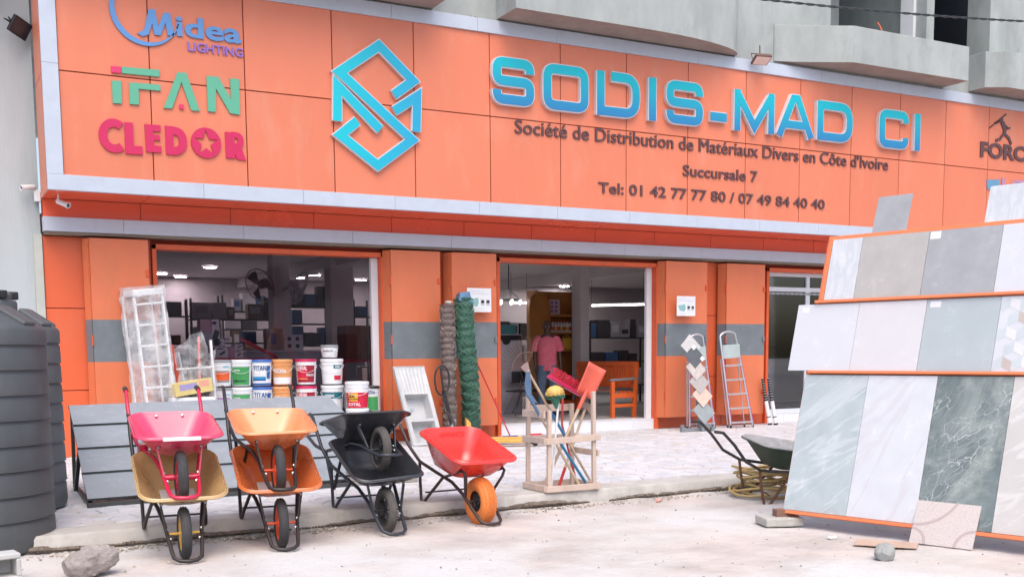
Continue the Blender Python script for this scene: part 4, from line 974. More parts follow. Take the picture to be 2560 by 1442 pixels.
floodlight('slim floodlight with pale lens mounted above the white top trim',V((11.0,-.20,6.36)),Matrix.Rotation(R(-12),3,'Z')@Matrix.Rotation(R(62),3,'X'),simple('lamp_brown',(.12,.06,.05),.5),simple('lamp_lens',(.75,.55,.48),.3))
P=onY(50,70,.85); floodlight('black floodlight high on the pale wall at the upper left',P,Matrix.Rotation(R(38),3,'Z')@Matrix.Rotation(R(25),3,'X')@Matrix.Rotation(R(14),3,'Y'),MT['black'],simple('lamp_glass',(.05,.05,.06),.2))
def camera_cctv(label,P,aim,box=True):
    root=thing('security_camera',label,'camera',P,None,'white bullet security cameras',parts_world=True); W_=MT['white']
    d=V(aim).normalized(); M_=Matrix.Translation(P)@d.to_track_quat('Z','Y').to_matrix().to_4x4()
    MB().lathe([(.0001,-.09),(.03,-.09),(.036,-.08),(.036,.07),(.041,.075),(.041,.095),(.034,.095),(.034,.08),(.0001,.08)],16,M_).build('body',W_,root,smooth=40)
    MB().lathe([(.0001,.082),(.026,.082),(.026,.0815)],14,M_).build('lens',MT['black'],root)
    if box:
        MB().box(P.x+.07,P.x+.16,P.y+.02,P.y+.10,P.z-.17,P.z-.02).build('junction_box',W_,root,bevel=.006); MB().tube([P+V((.0,0,0)),P+V((.08,.03,.03)),P+V((.11,.05,-.02))],.012,8).build('bracket',W_,root)
    else:
        MB().tube([P,P+V((-.05,.02,.05)),P+V((-.05,.02,.12))],.012,8).build('bracket',W_,root); MB().lathe([(.0001,0),(.035,0),(.035,.02),(.0001,.02)],14,Matrix.Translation(P+V((-.05,.02,.115)))).build('mount_plate',W_,root)
camera_cctv('white security camera with junction box on the pale left wall',onY(70,469,.95),(-.9,-.35,-.15))
camera_cctv('white security camera hanging under the left end of the fascia',onY(157,508,.45),(.6,-.6,-.35),False)
def cable():
    pts=[]
    a=onY(1500,-52,-2.5);b=onY(2760,62,-2.5); mb=MB(); mb2=MB(); p1=[];p2=[]
    N=160
    for k in range(N+1):
        u=k/N; p=a.lerp(b,u)-V((0,0,.10*4*u*(1-u))); w=u*150
        p1.append(p+V((0,math.cos(w),math.sin(w)))*.011); p2.append(p-V((0,math.cos(w),math.sin(w)))*.011)
    root=thing('overhead_cable','twisted dark overhead cable crossing the upper right corner','cable',a)
    m_=simple('cable_black',(.035,.045,.05),.6); MB().tube(p1,.010,5).build('strand',m_,root); MB().tube(p2,.010,5).build('strand',m_,root)
cable()
# ================================================================ tile display at the right
def vein_mat(name,base,vein,scale,width,rot=(0,0,0),st=(1,1,1),amt=1,fine=.1,rough=.25,crack=False,second=None):
    m_=mat(name,base,rough,var=fine,scale=5); t=m_.node_tree; L=t.links.new; b=t.nodes['Principled BSDF']; src=b.inputs['Base Color'].links[0].from_socket
    tc=_n(t,'ShaderNodeTexCoord'); m0=_n(t,'ShaderNodeMapping'); m0.inputs['Rotation'].default_value=rot; L(tc.outputs['Object'],m0.inputs[0]); mp=_n(t,'ShaderNodeMapping'); mp.inputs['Scale'].default_value=st; L(m0.outputs[0],mp.inputs[0])
    out=src
    def layer(fac,col):
        nonlocal out
        mx=_n(t,'ShaderNodeMix',data_type='RGBA'); L(fac,mx.inputs[0]); L(out,mx.inputs[6]); mx.inputs[7].default_value=(*col,1); out=mx.outputs[2]
    if second:
        n2=_n(t,'ShaderNodeTexNoise'); n2.inputs['Scale'].default_value=second[1]; n2.inputs['Detail'].default_value=9; n2.inputs['Roughness'].default_value=.7; n2.inputs['Distortion'].default_value=1.0; L(mp.outputs[0],n2.inputs[0])
        r2=_n(t,'ShaderNodeMapRange'); r2.inputs[1].default_value=.47; r2.inputs[2].default_value=.66; r2.inputs[4].default_value=second[2]; L(n2.outputs[0],r2.inputs[0]); layer(r2.outputs[0],second[0])
    if crack:
        nd=_n(t,'ShaderNodeTexNoise'); nd.inputs['Scale'].default_value=3; nd.inputs['Detail'].default_value=4; L(mp.outputs[0],nd.inputs[0]); ad=_n(t,'ShaderNodeVectorMath',operation='MULTIPLY_ADD'); ad.inputs[1].default_value=(.35,.35,.35); L(nd.outputs['Color'],ad.inputs[0]); L(mp.outputs[0],ad.inputs[2])
        for sc in (scale,scale*2.3):
            vo=_n(t,'ShaderNodeTexVoronoi',feature='DISTANCE_TO_EDGE'); vo.inputs['Scale'].default_value=sc; L(ad.outputs[0],vo.inputs[0])
            r=_n(t,'ShaderNodeMapRange'); r.inputs[1].default_value=0; r.inputs[2].default_value=width; r.inputs[3].default_value=amt; r.inputs[4].default_value=0; L(vo.outputs[0],r.inputs[0])
            n4=_n(t,'ShaderNodeTexNoise'); n4.inputs['Scale'].default_value=2.2; L(mp.outputs[0],n4.inputs[0]); r4=_n(t,'ShaderNodeMapRange'); r4.inputs[1].default_value=.4; r4.inputs[2].default_value=.6; L(n4.outputs[0],r4.inputs[0]); mu=_n(t,'ShaderNodeMath',operation='MULTIPLY'); L(r.outputs[0],mu.inputs[0]); L(r4.outputs[0],mu.inputs[1]); layer(mu.outputs[0],vein)
    else:
        nz=_n(t,'ShaderNodeTexNoise'); nz.inputs['Scale'].default_value=scale; nz.inputs['Detail'].default_value=5; nz.inputs['Distortion'].default_value=.5; L(mp.outputs[0],nz.inputs[0])
        su=_n(t,'ShaderNodeMath',operation='SUBTRACT'); su.inputs[1].default_value=.5; L(nz.outputs[0],su.inputs[0]); ab=_n(t,'ShaderNodeMath',operation='ABSOLUTE'); L(su.outputs[0],ab.inputs[0])
        r=_n(t,'ShaderNodeMapRange'); r.inputs[1].default_value=0; r.inputs[2].default_value=width; r.inputs[3].default_value=amt; r.inputs[4].default_value=0; L(ab.outputs[0],r.inputs[0]); layer(r.outputs[0],vein)
    L(out,b.inputs['Base Color']); return m_
def tile_display():
    dep=9.43; d=ray(1959,1272); P0=CAM+d*dep
    U=V((.257,-.966,0)).normalized(); NB=V((.966,.257,0)); lean=R(15.5)
    Vv=(V((0,0,1))*math.cos(lean)+NB*math.sin(lean)); NF=U.cross(Vv).normalized()
    if NF.dot(CAM-P0)<0: NF=-NF
    root=thing('tile_display','leaning orange framed display stand for ceramic tiles at the right','display stand',P0)
    def pt(u,v,w=0): return P0+U*u+Vv*v+NF*w
    def slab(u0,u1,v0,v1,w0,w1,name,m_,par,**k):
        b=[pt(u0,v0,w0),pt(u1,v0,w0),pt(u1,v0,w1),pt(u0,v0,w1)]; t=[pt(u0,v1,w0),pt(u1,v1,w0),pt(u1,v1,w1),pt(u0,v1,w1)]
        return MB().hexa(b,t).build(name,m_,par,**k)
    OF=simple('display_orange',(.78,.22,.09),.5,var=.08); UE=3.2
    slab(-.02,UE,-.034,-.005,-.03,.03,'ledge',OF,root,bevel=.003); slab(0.03,UE,1.211,1.233,-.03,.035,'ledge',OF,root,bevel=.003); slab(-.02,UE,1.845,1.868,-.03,.035,'ledge',OF,root,bevel=.003)
    slab(-.02,.02,-.03,2.44,-.06,-.02,'side_post',OF,root,bevel=.003); slab(UE-.04,UE,-.04,2.44,-.06,-.02,'side_post',OF,root)
    slab(.012,.045,1.88,2.455,-.019,.006,'side_strip',OF,root,bevel=.003); slab(.0,UE,2.425,2.46,-.02,.004,'top_rail',OF,root,bevel=.003)
    slab(.03,UE,0.0,2.42,-.028,-.012,'backing_board',simple('board_brown',(.25,.18,.13),.8),root)
    for u in (.1,1.6,3.0):
        a=pt(u,2.25,-.04); MB().bar(a,V((a.x+.95,a.y+.2,0.0)),.05,.05).build('rear_strut',OF,root)
        e=pt(u,-.04,-.03); MB().bar(V((e.x,e.y,.0)),e,.06,.05).build('foot',simple('rust_foot',(.22,.10,.06),.8),root)
    Tm=dict(
     stripe=vein_mat('tile_striped',(.60,.62,.65),(.50,.53,.57),2.2,.10,rot=(0,0,0),st=(6,6,.35),amt=.8),
     beige=vein_mat('tile_beige_grey',(.44,.42,.40),(.40,.38,.36),3,.05,amt=.4,fine=.10), grey=vein_mat('tile_grey',(.36,.37,.39),(.33,.34,.36),3,.05,amt=.4,fine=.12),
     white=vein_mat('tile_white',(.60,.61,.65),(.58,.59,.63),2,.04,amt=.4,fine=.03), white2=vein_mat('tile_warm_white',(.61,.595,.62),(.58,.57,.59),2,.04,amt=.4,fine=.03), sage=vein_mat('tile_sage',(.41,.46,.48),(.40,.45,.47),3,.05,amt=.3,fine=.05),
     green=vein_mat('tile_grey_veined',(.43,.49,.51),(.62,.66,.67),.9,.014,rot=(R(38),0,0),st=(1,.55,3.4),amt=.5,fine=.12), marble=vein_mat('tile_white_marble',(.60,.62,.66),(.50,.45,.48),.75,.020,rot=(R(66),0,0),st=(1.2,.55,2.4),amt=.38,fine=.06),
     dark=vein_mat('tile_dark_green',(.17,.21,.21),(.52,.55,.53),4.6,.020,amt=.9,fine=.25,crack=True,rot=(R(52),0,0),st=(1,.75,1.6),second=((.36,.40,.37),1.6,.9)), cream=vein_mat('tile_cream',(.56,.54,.52),(.68,.67,.66),.8,.012,rot=(R(38),0,0),st=(1,.6,3),amt=.7,fine=.06))
    g='ceramic tiles on the display stand'
    def tile(label,u0,u1,v0,v1,w,m_,name='tile',sk=0):
        c=pt(u0,v0,w); mb=MB(); b=[pt(u0,v0,w)-c,pt(u1,v0,w)-c,pt(u1,v0,w+.01)-c,pt(u0,v0,w+.01)-c]; t=[pt(u0+sk,v1,w)-c,pt(u1+sk,v1,w)-c,pt(u1+sk,v1,w+.01)-c,pt(u0+sk,v1,w+.01)-c]
        o=mb.hexa(b,t).build(name,m_,bevel=.002); o.location=c; tag(o,label,'tile',g); return o
    e=.0015
    tile('large grey veined tile at the lower left of the display',0+e,.6-e,0,1.2,.0,Tm['green']); tile('large white marble tile with pink vein beside the grey veined one',.6+e,1.2-e,0,1.2,.001,Tm['marble'])
    tile('large dark green cracked marble tile behind the mosaic tile',1.2+e,1.8-e,0,1.2,0,Tm['dark']); tile('large cream tile at the lower right edge of the display',1.8+e,2.4-e,0,1.2,.001,Tm['cream']); tile('large white marble tile beyond the cream one in the bottom row',2.4+e,3.0-e,0,1.2,0,Tm['marble'])
    v0=1.238; 
    t=tile('plain bluish white tile at the left end of the middle row',-.19+e,.41-e,v0,v0+.6,.0,Tm['white']); tile('plain warm white tile second in the middle row',.41+e,1.01-e,v0,v0+.6,.002,Tm['white2']); t2=tile('plain sage grey tile in the middle row',1.01+e,1.61-e,v0,v0+.6,.0,Tm['sage'])
    # patterned tile: rhombus shapes printed on it
    star=tile('patterned tile of pale and brown rhombuses at the right of the middle row',1.61+e,2.21-e,v0,v0+.6,.001,Tm['white'])
    cols=[simple('rhomb_a',(.52,.57,.60),.4),simple('rhomb_b',(.66,.66,.68),.4),simple('rhomb_c',(.50,.44,.40),.4)]
    mb=MB(); c=pt(1.61,v0,.0115)
    k=0
    for j in range(5):
        for i in range(4):
            a=i*.15+(j%2)*.075; b=j*.12
            for (q,mi) in (([(0,0),(.075,.04),(.075,.12),(0,.08)],0),([(.075,.04),(.15,0),(.15,.08),(.075,.12)],1 if (i+j)%3 else 2)):
                pp=[(min(.59,max(.01,a+x)),min(.59,b+y)) for x,y in q]
                if max(p[0] for p in pp)-min(p[0] for p in pp)<.03: continue
                mb.add([pt(1.61+x,v0+y,.0125)-c for x,y in pp],[(0,1,2,3)],mi)
    o=mb.build('rhombus_print',cols,star,recalc=False); o.location=c-star.location
    tile('plain sage tile at the far right of the middle row',2.21+e,2.81-e,v0,v0+.6,0,Tm['sage'])
    v0=1.872
    tile('narrow pale striped tile at the left of the top row',.055,.34-e,v0,v0+.55,.006,Tm['stripe']); tile('beige grey stone tile second in the top row',.34+e,.94-e,v0,v0+.55,.007,Tm['beige']); t3=tile('grey stone tile with a price sticker in the top row',.94+e,1.54-e,v0,v0+.55,.006,Tm['grey']); tile('white tile at the right of the top row',1.54+e,2.14-e,v0,v0+.55,.007,Tm['white'])
    tile('beige tile at the far right of the top row',2.14+e,2.74-e,v0,v0+.55,.006,Tm['beige'])
    tile('small grey tile standing on top of the display, nearer the left',.40,.71,2.38,2.78,-.012,Tm['grey'],sk=.015); tile('small pale striped tile standing on top of the display at the right',1.37,1.70,2.39,2.76,-.012,Tm['stripe'],sk=.01); 
    # paper stickers
    def stick(t_,u0,u1,v0,v1,w):
        c=t_.location; o=MB().hexa([pt(u0,v0,w)-c,pt(u1,v0,w)-c,pt(u1,v0,w+.0006)-c,pt(u0,v0,w+.0006)-c],[pt(u0,v1,w)-c,pt(u1,v1,w)-c,pt(u1,v1,w+.0006)-c,pt(u0,v1,w+.0006)-c]).build('price_sticker',MT['whitep'],t_)
    stick(t,-.14,-.07,1.76,1.81,.0105); stick(t2,1.04,1.13,1.77,1.82,.0105); stick(t3,.95,1.04,2.35,2.415,.0165)
    # supporting concrete block and the mosaic tile leaning in front
    B=pt(.0,-.05); o=MB().box(-.17,.17,-.14,.14,0,.075).build('concrete_block',simple('block_concrete2',(.44,.43,.40),.95,var=.2,bump=.01,bscale=25),bevel=.012); o.matrix_world=Matrix.Translation((B.x-.02,B.y+.02,0))@Matrix.Rotation(R(-20),4,'Z'); tag(o,'flat concrete block supporting the left foot of the display','block')
    o=MB().box(-.09,.09,-.05,.05,.075,.135).build('support_brick',simple('rust_block',(.22,.12,.09),.9)); o.matrix_world=Matrix.Translation((B.x+.02,B.y,0))@Matrix.Rotation(R(-20),4,'Z'); tag(o,'brown packing piece between the display and its concrete block','block')
    # mosaic tile with arcs
    mm=bpy.data.materials.new('mosaic_arcs'); mm.use_nodes=True; t=mm.node_tree; L=t.links.new; bb=t.nodes['Principled BSDF']; tc=_n(t,'ShaderNodeTexCoord'); S=.50
    out=None; prev=None
    base=_n(t,'ShaderNodeTexVoronoi',feature='DISTANCE_TO_EDGE'); base.inputs['Scale'].default_value=55; L(tc.outputs['Object'],base.inputs[0]); br=_n(t,'ShaderNodeMapRange'); br.inputs[1].default_value=.02; br.inputs[2].default_value=.10; L(base.outputs[0],br.inputs[0])
    mx=_n(t,'ShaderNodeMix',data_type='RGBA'); L(br.outputs[0],mx.inputs[0]); mx.inputs[6].default_value=(.50,.43,.41,1); mx.inputs[7].default_value=(.59,.53,.51,1); out=mx.outputs[2]
    for (cx,cz,rads) in ((0,S,(.10*S,.12*S,.70*S)),(S,0,(.28*S,)),(S,S,(.22*S,)),(0,0,(.24*S,))):
        ds=_n(t,'ShaderNodeVectorMath',operation='DISTANCE'); ds.inputs[1].default_value=(cx,0,cz); L(tc.outputs['Object'],ds.inputs[0])
        for rr in rads:
            su=_n(t,'ShaderNodeMath',operation='SUBTRACT'); su.inputs[1].default_value=rr; L(ds.outputs['Value'],su.inputs[0]); ab=_n(t,'ShaderNodeMath',operation='ABSOLUTE'); L(su.outputs[0],ab.inputs[0]); lt=_n(t,'ShaderNodeMath',operation='LESS_THAN'); lt.inputs[1].default_value=.012; L(ab.outputs[0],lt.inputs[0]); mu=_n(t,'ShaderNodeMath',operation='MULTIPLY'); mu.inputs[1].default_value=.75; L(lt.outputs[0],mu.inputs[0])
            m2=_n(t,'ShaderNodeMix',data_type='RGBA'); L(mu.outputs[0],m2.inputs[0]); L(out,m2.inputs[6]); m2.inputs[7].default_value=(.40,.31,.31,1); out=m2.outputs[2]
    L(out,bb.inputs['Base Color']); bb.inputs['Roughness'].default_value=.45
    # bottom edge runs along the display direction on the ground
    d0=ray(2294,1372); A=CAM+d0*(-(CAM.z)/d0.z)
    # keep it just in front of the display plane
    A=pt(1.20,0,.10); A.z=0
    top=pt(1.20,.46,.015)
    ux=U; uy=(V((top.x,top.y,.46))-A).normalized(); 
    o=MB().box(0,S,-.004,.004,0,S).build('mosaic_tile',mm,bevel=.001); Mx=Matrix((ux,ux.cross(uy)*-1,uy)).transposed().to_4x4(); Mx.translation=A+V((0,0,.002)); o.matrix_world=Mx; tag(o,'pinkish mosaic tile with brown arcs leaning on the dark green tile','tile')
    G_=onZ(2215,1362,0); o=MB().box(-.23,.23,-.12,.12,0,.01).build('floor_tile',simple('terracotta_tile',(.50,.36,.28),.6,var=.1),bevel=.002); o.matrix_world=Matrix.Translation((G_.x+.0,G_.y+.0,.006))@Matrix.Rotation(R(-52),4,'Z'); tag(o,'terracotta coloured tile lying flat on the ground under the display','tile')
tile_display()
# coil of yellow hose under the old wheelbarrow
def coil():
    rnd=random.Random(9); P=V((6.05,-6.12,0)); root=thing('hose_coil','tangled coil of yellow hose under the old green wheelbarrow','hose',P)
    pts=[]
    for k in range(420):
        a=k*.16; r_=.28+.07*math.sin(k*.021)+.03*math.sin(k*.13); pts.append(P+V((r_*math.cos(a)*1.15,r_*math.sin(a),.03+.26*(k/420)+.03*math.sin(k*.37+1))))
    MB().tube(pts,.013,6).build('hose',simple('hose_yellow',(.46,.33,.14),.5,var=.15),root,smooth=80)
coil()
# ================================================================ things standing in front of the shop
def lerp_down(a,b,z):            # continue the line a->b to height z
    t=(z-a.z)/(b.z-a.z); return a+(b-a)*t
def wrapped_ladder():
    a0,a1=onY(334,742,.52),onY(364,985,.22); b0,b1=onY(404,735,.52),onY(434,985,.22)
    a1=lerp_down(a0,a1,TZ); b1=lerp_down(b0,b1,TZ); root=thing('ladder','tall white step ladder wrapped in clear plastic leaning on the left shutter','ladder',a1.lerp(b1,.5))
    W_=MT['white']; bk=V((-.12,.16,0))
    for p,q in ((a0,a1),(b0,b1)):
        MB().bar(p,q,.028,.06).build('rail',W_,root,bevel=.003); MB().bar(p+bk,q+bk*1.0,.022,.04).build('rear_rail',W_,root,bevel=.003)
    n=8
    for k in range(n):
        u=.05+.9*k/(n-1); MB().bar(a0.lerp(a1,u),b0.lerp(b1,u),.09,.028,side=(0,1,0)).build('tread',W_,root,bevel=.003)
    MB().hexa([a0+V((-.02,-.05,.0)),b0+V((.02,-.05,.0)),b0+V((-.0,.22,.0)),a0+V((-.10,.22,.0))],[a0+V((-.02,-.05,.09)),b0+V((.02,-.05,.09)),b0+V((0,.22,.09)),a0+V((-.10,.22,.09))]).build('top_cap',W_,root,bevel=.01)
    # loose film bag round the ladder
    loops=[]; N=26
    for i in range(N+1):
        u=i/N*.86; p=a0.lerp(a1,u)+V((0,0,.12*(1-u))); q=b0.lerp(b1,u)+V((0,0,.12*(1-u))); lp=[]
        base=[p+V((-.03,-.06,0)),p.lerp(q,.33)+V((0,-.075,0)),p.lerp(q,.66)+V((0,-.075,0)),q+V((.03,-.06,0)),q+V((.0,.12,0))+bk*.3,q+bk+V((.03,.05,0)),p+bk+V((-.04,.05,0)),p+bk*.5+V((-.06,0,0))]
        for j in range(len(base)):
            for h in (0,.5):
                c=base[j].lerp(base[(j+1)%len(base)],h); nz=noise.noise(c*7)*.022+noise.noise(c*19)*.010
                if .45<u<.62: nz-=.0; 
                lp.append(c+V((nz*(1.6 if j in (6,7) else .8),-abs(nz)*.8,nz)))
        loops.append(lp)
    MB().loft(loops,0,True,False).build('plastic_film',MT['film'],root,smooth=80)
wrapped_ladder()
def wrapped_small():
    root=thing('ladder','short step ladder in torn plastic film beside the paint buckets','ladder',onZ(480,1060,TZ))
    W_=MT['white']; RD=simple('sl_red',(.65,.10,.06),.5)
    a0,a1=onY(497,842,.55),onY(500,985,.40); b0,b1=onY(428,862,.50),onY(452,985,.40); c0,c1=onY(526,850,.45),onY(537,985,.40)
    a1,b1,c1=[lerp_down(p,q,TZ) for p,q in ((a0,a1),(b0,b1),(c0,c1))]
    for p,q,m_ in ((a0,a1,RD),(b0,b1,RD),(c0,c1,W_),(b0+V((.08,.0,-.1)),b1+V((.05,-.05,0)),MT['alu'])): MB().bar(p,q,.03,.05).build('rail',m_,root,bevel=.003)
    for u in (.22,.42,.60,.80): MB().bar(b0.lerp(b1,u),c0.lerp(c1,u)-V((0,0,.02)),.07,.025,side=(0,1,0)).build('tread',W_,root,bevel=.003)
    def film(P,nu,nv,amp):
        def f(u,v):
            p=(P[0].lerp(P[1],u)).lerp(P[3].lerp(P[2],u),v); return p+V((noise.noise(p*6)*amp,-.05-abs(noise.noise(p*9+V((3,1,2))))*amp,noise.noise(p*8)*amp))
        return MB().grid(f,nu,nv)
    q=lambda x,y,Y=.36: onY(x,y,Y)
    film([q(432,870),q(500,822),q(522,905),q(440,915)],14,12,.05).build('plastic_film',MT['film'],root,smooth=80)
    film([q(470,925),q(532,872),q(545,1000),q(455,1005)],14,14,.05).build('plastic_film',MT['film'],root,smooth=80)
    film([q(437,915),q(505,905),q(500,985),q(452,990)],12,12,.05).build('plastic_film',MT['film'],root,smooth=80)
    P=q(476,968,.28); o=MB().box(-.27,.27,-.12,.12,-.09,.09).build('wrapped_box',[simple('yellow_box',(.62,.50,.20),.5,var=.1)][0],bevel=.006); o.matrix_world=Matrix.Translation(P)@Matrix.Rotation(R(-8),4,'Y')@Matrix.Rotation(R(12),4,'Z'); tag(o,'yellow carton in plastic film resting before the small ladder','box')
    MB().box(-.20,.05,-.1215,-.1205,-.02,.06).build('print_patch',simple('print_violet',(.33,.28,.50),.5),o,world=False); MB().box(.08,.22,-.1215,-.1205,-.01,.07).build('print_patch',simple('print_salmon',(.70,.32,.25),.5),o,world=False)
    tr=thing('crate','low pale crate carrying the yellow carton behind the board rack','crate',(P.x,P.y,TZ)); MB().box(P.x-.28,P.x+.30,P.y-.14,P.y+.14,TZ,P.z-.13).build('crate_body',MT['whitep'],tr,bevel=.006)
    for k in range(4): MB().box(P.x-.285,P.x+.305,P.y-.148,P.y-.1405,TZ+.05+k*.13,TZ+.09+k*.13).build('crate_slat',MT['white'],tr)
wrapped_small()
# ---------------- paint buckets
def bend_text(body,c,r_,ang,z,w,cap,m_,par,bold=.02):
    vs_,fs=text_geo(body,bold,res=2); mb=MB(); out=[]
    for a,b in vs_:
        t=ang+(a-.5)*w/r_; out.append((c[0]+r_*math.sin(t),c[1]-r_*math.cos(t),z+b*cap/.7))
    mb.add(out,fs); o=mb.build('label_text',m_,par,recalc=False)
def bucket(label,c,z,r_,h,body,lid,patches=(),texts=(),taper=.88,bail=True,lid_h=.035):
    root=thing('paint_bucket',label,'bucket',(c[0],c[1],z),None,'paint buckets stacked before the window')
    M_=Matrix.Translation((c[0],c[1],z)); rb=r_*taper
    MB().lathe([(.0001,0),(rb-.008,0),(rb,.01),(r_-.004,h-.075),(r_+.002,h-.074),(r_+.002,h-.062),(r_-.003,h-.06),(r_-.002,h-.035),(r_+.003,h-.034),(r_+.003,h-.022),(r_-.002,h-.02),(r_-.002,h-.004)],32,M_).build('body',body,root,smooth=35)
    MB().lathe([(r_+.006,h-.022),(r_+.008,h),(r_+.002,h+lid_h-.02),(r_-.012,h+lid_h-.018),(r_-.016,h+lid_h-.028),(.0001,h+lid_h-.028)],32,M_).build('lid',lid,root,smooth=35)
    view=math.atan2(CAM.x-c[0],-(CAM.y-c[1]))
    def rad(zz): return rb+(r_-rb)*zz/(h-.075)
    for (a0,a1,z0,z1,m_) in patches:
        n=10; mb=MB(); lay=patches.index((a0,a1,z0,z1,m_))*.0012
        mb.grid(lambda u,v:(c[0]+(rad((z0+(z1-z0)*v)*h)+.0018+lay)*math.sin(view+a0+(a1-a0)*u),c[1]-(rad((z0+(z1-z0)*v)*h)+.0018+lay)*math.cos(view+a0+(a1-a0)*u),z+(z0+(z1-z0)*v)*h),n,2)
        mb.build('label_patch',m_,root,smooth=60,recalc=False)
    for (s_,a,zz,w,cap,m_) in texts: bend_text(s_,c,rad(zz*h)+.007,view+a,z+zz*h,w,cap,m_,root)
    if bail:
        pts=[(c[0]+(r_+.012)*math.sin(view+a),c[1]-(r_+.012)*math.cos(view+a),z+h*.80-h*.30*math.sin((a+1.5)/3*math.pi)) for a in [(-1.5+3*k/16) for k in range(17)]]
        MB().tube(pts,.0028,5).build('bail_handle',MT['white'],root)
    return root
def buckets():
    Y=.74; W_=MT['white']; G_=simple('lbl_green',(.06,.32,.10),.4); B_=simple('lbl_blue',(.02,.10,.36),.4); T_=simple('lbl_teal',(.01,.36,.55),.4); O_=simple('lbl_orange',(.75,.12,.03),.4); GY=simple('lbl_grey',(.25,.26,.28),.4); RD=simple('lbl_red',(.60,.012,.05),.4); DR=simple('lbl_wine',(.30,.01,.03),.4); OB=simple('bucket_orange',(.68,.30,.11),.4); DT=simple('lbl_dark_teal',(.015,.13,.17),.4); BK=MT['black']; PU=simple('lbl_purple',(.42,.22,.48),.4); YL=simple('lbl_yellow',(.80,.42,.03),.4); GL=simple('lid_blue',(.04,.12,.40),.4); NV=simple('txt_navy',(.02,.09,.28),.4)
    h=.355; base=[TZ+.14,TZ+.14+.39,TZ+.14+.78]
    pal=thing('pallet','wooden pallet under the stacked paint buckets','pallet',(2.9,Y,TZ)); 
    for k in range(3): MB().box(1.75,4.05,Y-.18+.16*k,Y-.12+.16*k,TZ,TZ+.11).build('stringer',MT['wood'],pal)
    for k in range(9): MB().box(1.76+.25*k,1.94+.25*k,Y-.2,Y+.24,TZ+.1105,TZ+.135).build('deck_board',MT['wood'],pal)
    X=lambda px:onY(px,930,Y).x
    kinds=[
     (552,'white paint bucket with an orange label',W_,GY,((-.7,.9,.16,.62,GY),(-.6,.85,.24,.56,O_)),(('CETRO',.5,.74,.10,.025,T_),)),
     (602,'white paint bucket with a wide green label',W_,W_,((-1.0,.9,.05,.76,G_),),(('CAMAREL',-.45,.60,.12,.022,W_),('CAMEOPION',-.25,.17,.20,.025,BK))),
     (653,'white paint bucket with a blue swoosh and blue letters',W_,GL,((-.95,.45,.20,.36,B_),(-.95,.45,.28,.33,T_),(.55,.95,.28,.80,B_),(-1.2,1.2,.03,.10,B_)),(('TITAN',-.15,.62,.20,.065,NV),)),
     (705,'orange paint bucket with white letters',OB,OB,((-1.0,1.0,.05,.32,W_),),(('TITAN',-.25,.50,.18,.055,W_),)),
     (765,'red labelled paint bucket with a crimson lid',W_,simple('lid_crimson',(.50,.01,.08),.4),((-1.0,.95,.10,.80,DR),(-.95,.15,.20,.72,RD),(-.9,.15,.22,.26,OB)),(('CHEVAL',-.42,.60,.16,.06,W_),('stucco',.42,.36,.12,.045,W_))),
     (830,'white paint bucket with a teal band and red emblem',W_,W_,((.15,1.0,.66,.80,DT),(.2,.95,.18,.36,RD)),(('snpc',.55,.69,.09,.035,W_),))]
    rows=['at the bottom of its stack','in the middle of its stack','on top of its stack']
    for (px,lab,bd_,ld,pa,tx) in kinds:
        for k in range(3):
            p2,t2,l2=pa,tx,lab
            if px==552 and k<2: p2=((-.6,.85,.24,.66,PU),); t2=tx; l2='white paint bucket with a purple label'
            if px==830 and k<2: p2=((-1.1,1.1,.50,.76,DT),); t2=(('snpc',-.25,.57,.14,.055,W_),); l2='white paint bucket with a wide dark teal band'
            if px==653 and k<2: t2=(('TITAN',-.05,.62,.22,.075,NV),)
            bucket('%s %s'%(l2,rows[k]),(X(px)+.006*((k*7)%3-1),Y+.01*k,0),base[k],.152 if px!=830 else .165,h,bd_,ld,p2,t2)
    bucket('small white tub with a dark lid on the tallest bucket stack',(X(826),Y+.02,0),base[2]+.39,.125,.17,W_,GY,(),(('ENAPROTE',-.2,.52,.16,.022,BK),),bail=False)
    Yb=.80
    bucket('grey metal paint can behind the red and white bucket',(onY(880,930,Yb).x,Yb,0),TZ+.55,.15,.36,simple('can_grey',(.40,.42,.45),.35),MT['steel'],((-.3,.4,.62,.78,RD),),(('RD',.2,.2,.10,.03,BK),),taper=1,bail=False)
    for k in range(2): bucket('grey metal paint can lower in the stack by the jamb' if k else 'grey metal paint can at the foot of the stack by the jamb',(onY(880,930,Yb).x,Yb,0),TZ+.0+.27*k,.15,.255,simple('can_grey',(.40,.42,.45),.35),MT['steel'],(),(),taper=1,bail=False)
    bucket('green and white paint tin beside the white door jamb',(onY(926,930,.82).x,.82,0),TZ+.50,.13,.36,W_,BK,((-1.2,.9,.02,.60,G_),(-1.2,-.5,.02,.70,YL)),(('TESTRA',-.1,.72,.16,.05,NV),),taper=1,bail=False)
    bucket('dark grey lettered tub under the green paint tin',(onY(926,930,.82).x,.82,0),TZ,.14,.46,simple('can_pale',(.55,.56,.58),.4),W_,(),(('PRO',0,.6,.16,.05,BK),),taper=1,bail=False)
    c=onY(893,985,.36)
    bucket('red and white bucket with a yellow 2x label on a white tub',(c.x,.36,0),c.z-.20,.170,.37,W_,W_,((-1.3,1.3,.02,.62,RD),(-.85,.05,.28,.60,YL)),(('2x',-.5,.43,.10,.055,BK),('PLUS DENSE',-.4,.33,.18,.022,BK),('ROYAL',-.3,.10,.19,.045,W_)))
    zt=c.z-.20; bucket('plain white tub under the red and white 2x bucket',(c.x,.36,0),TZ,.165,zt-TZ-.02,W_,W_,(),(),bail=False)
buckets()
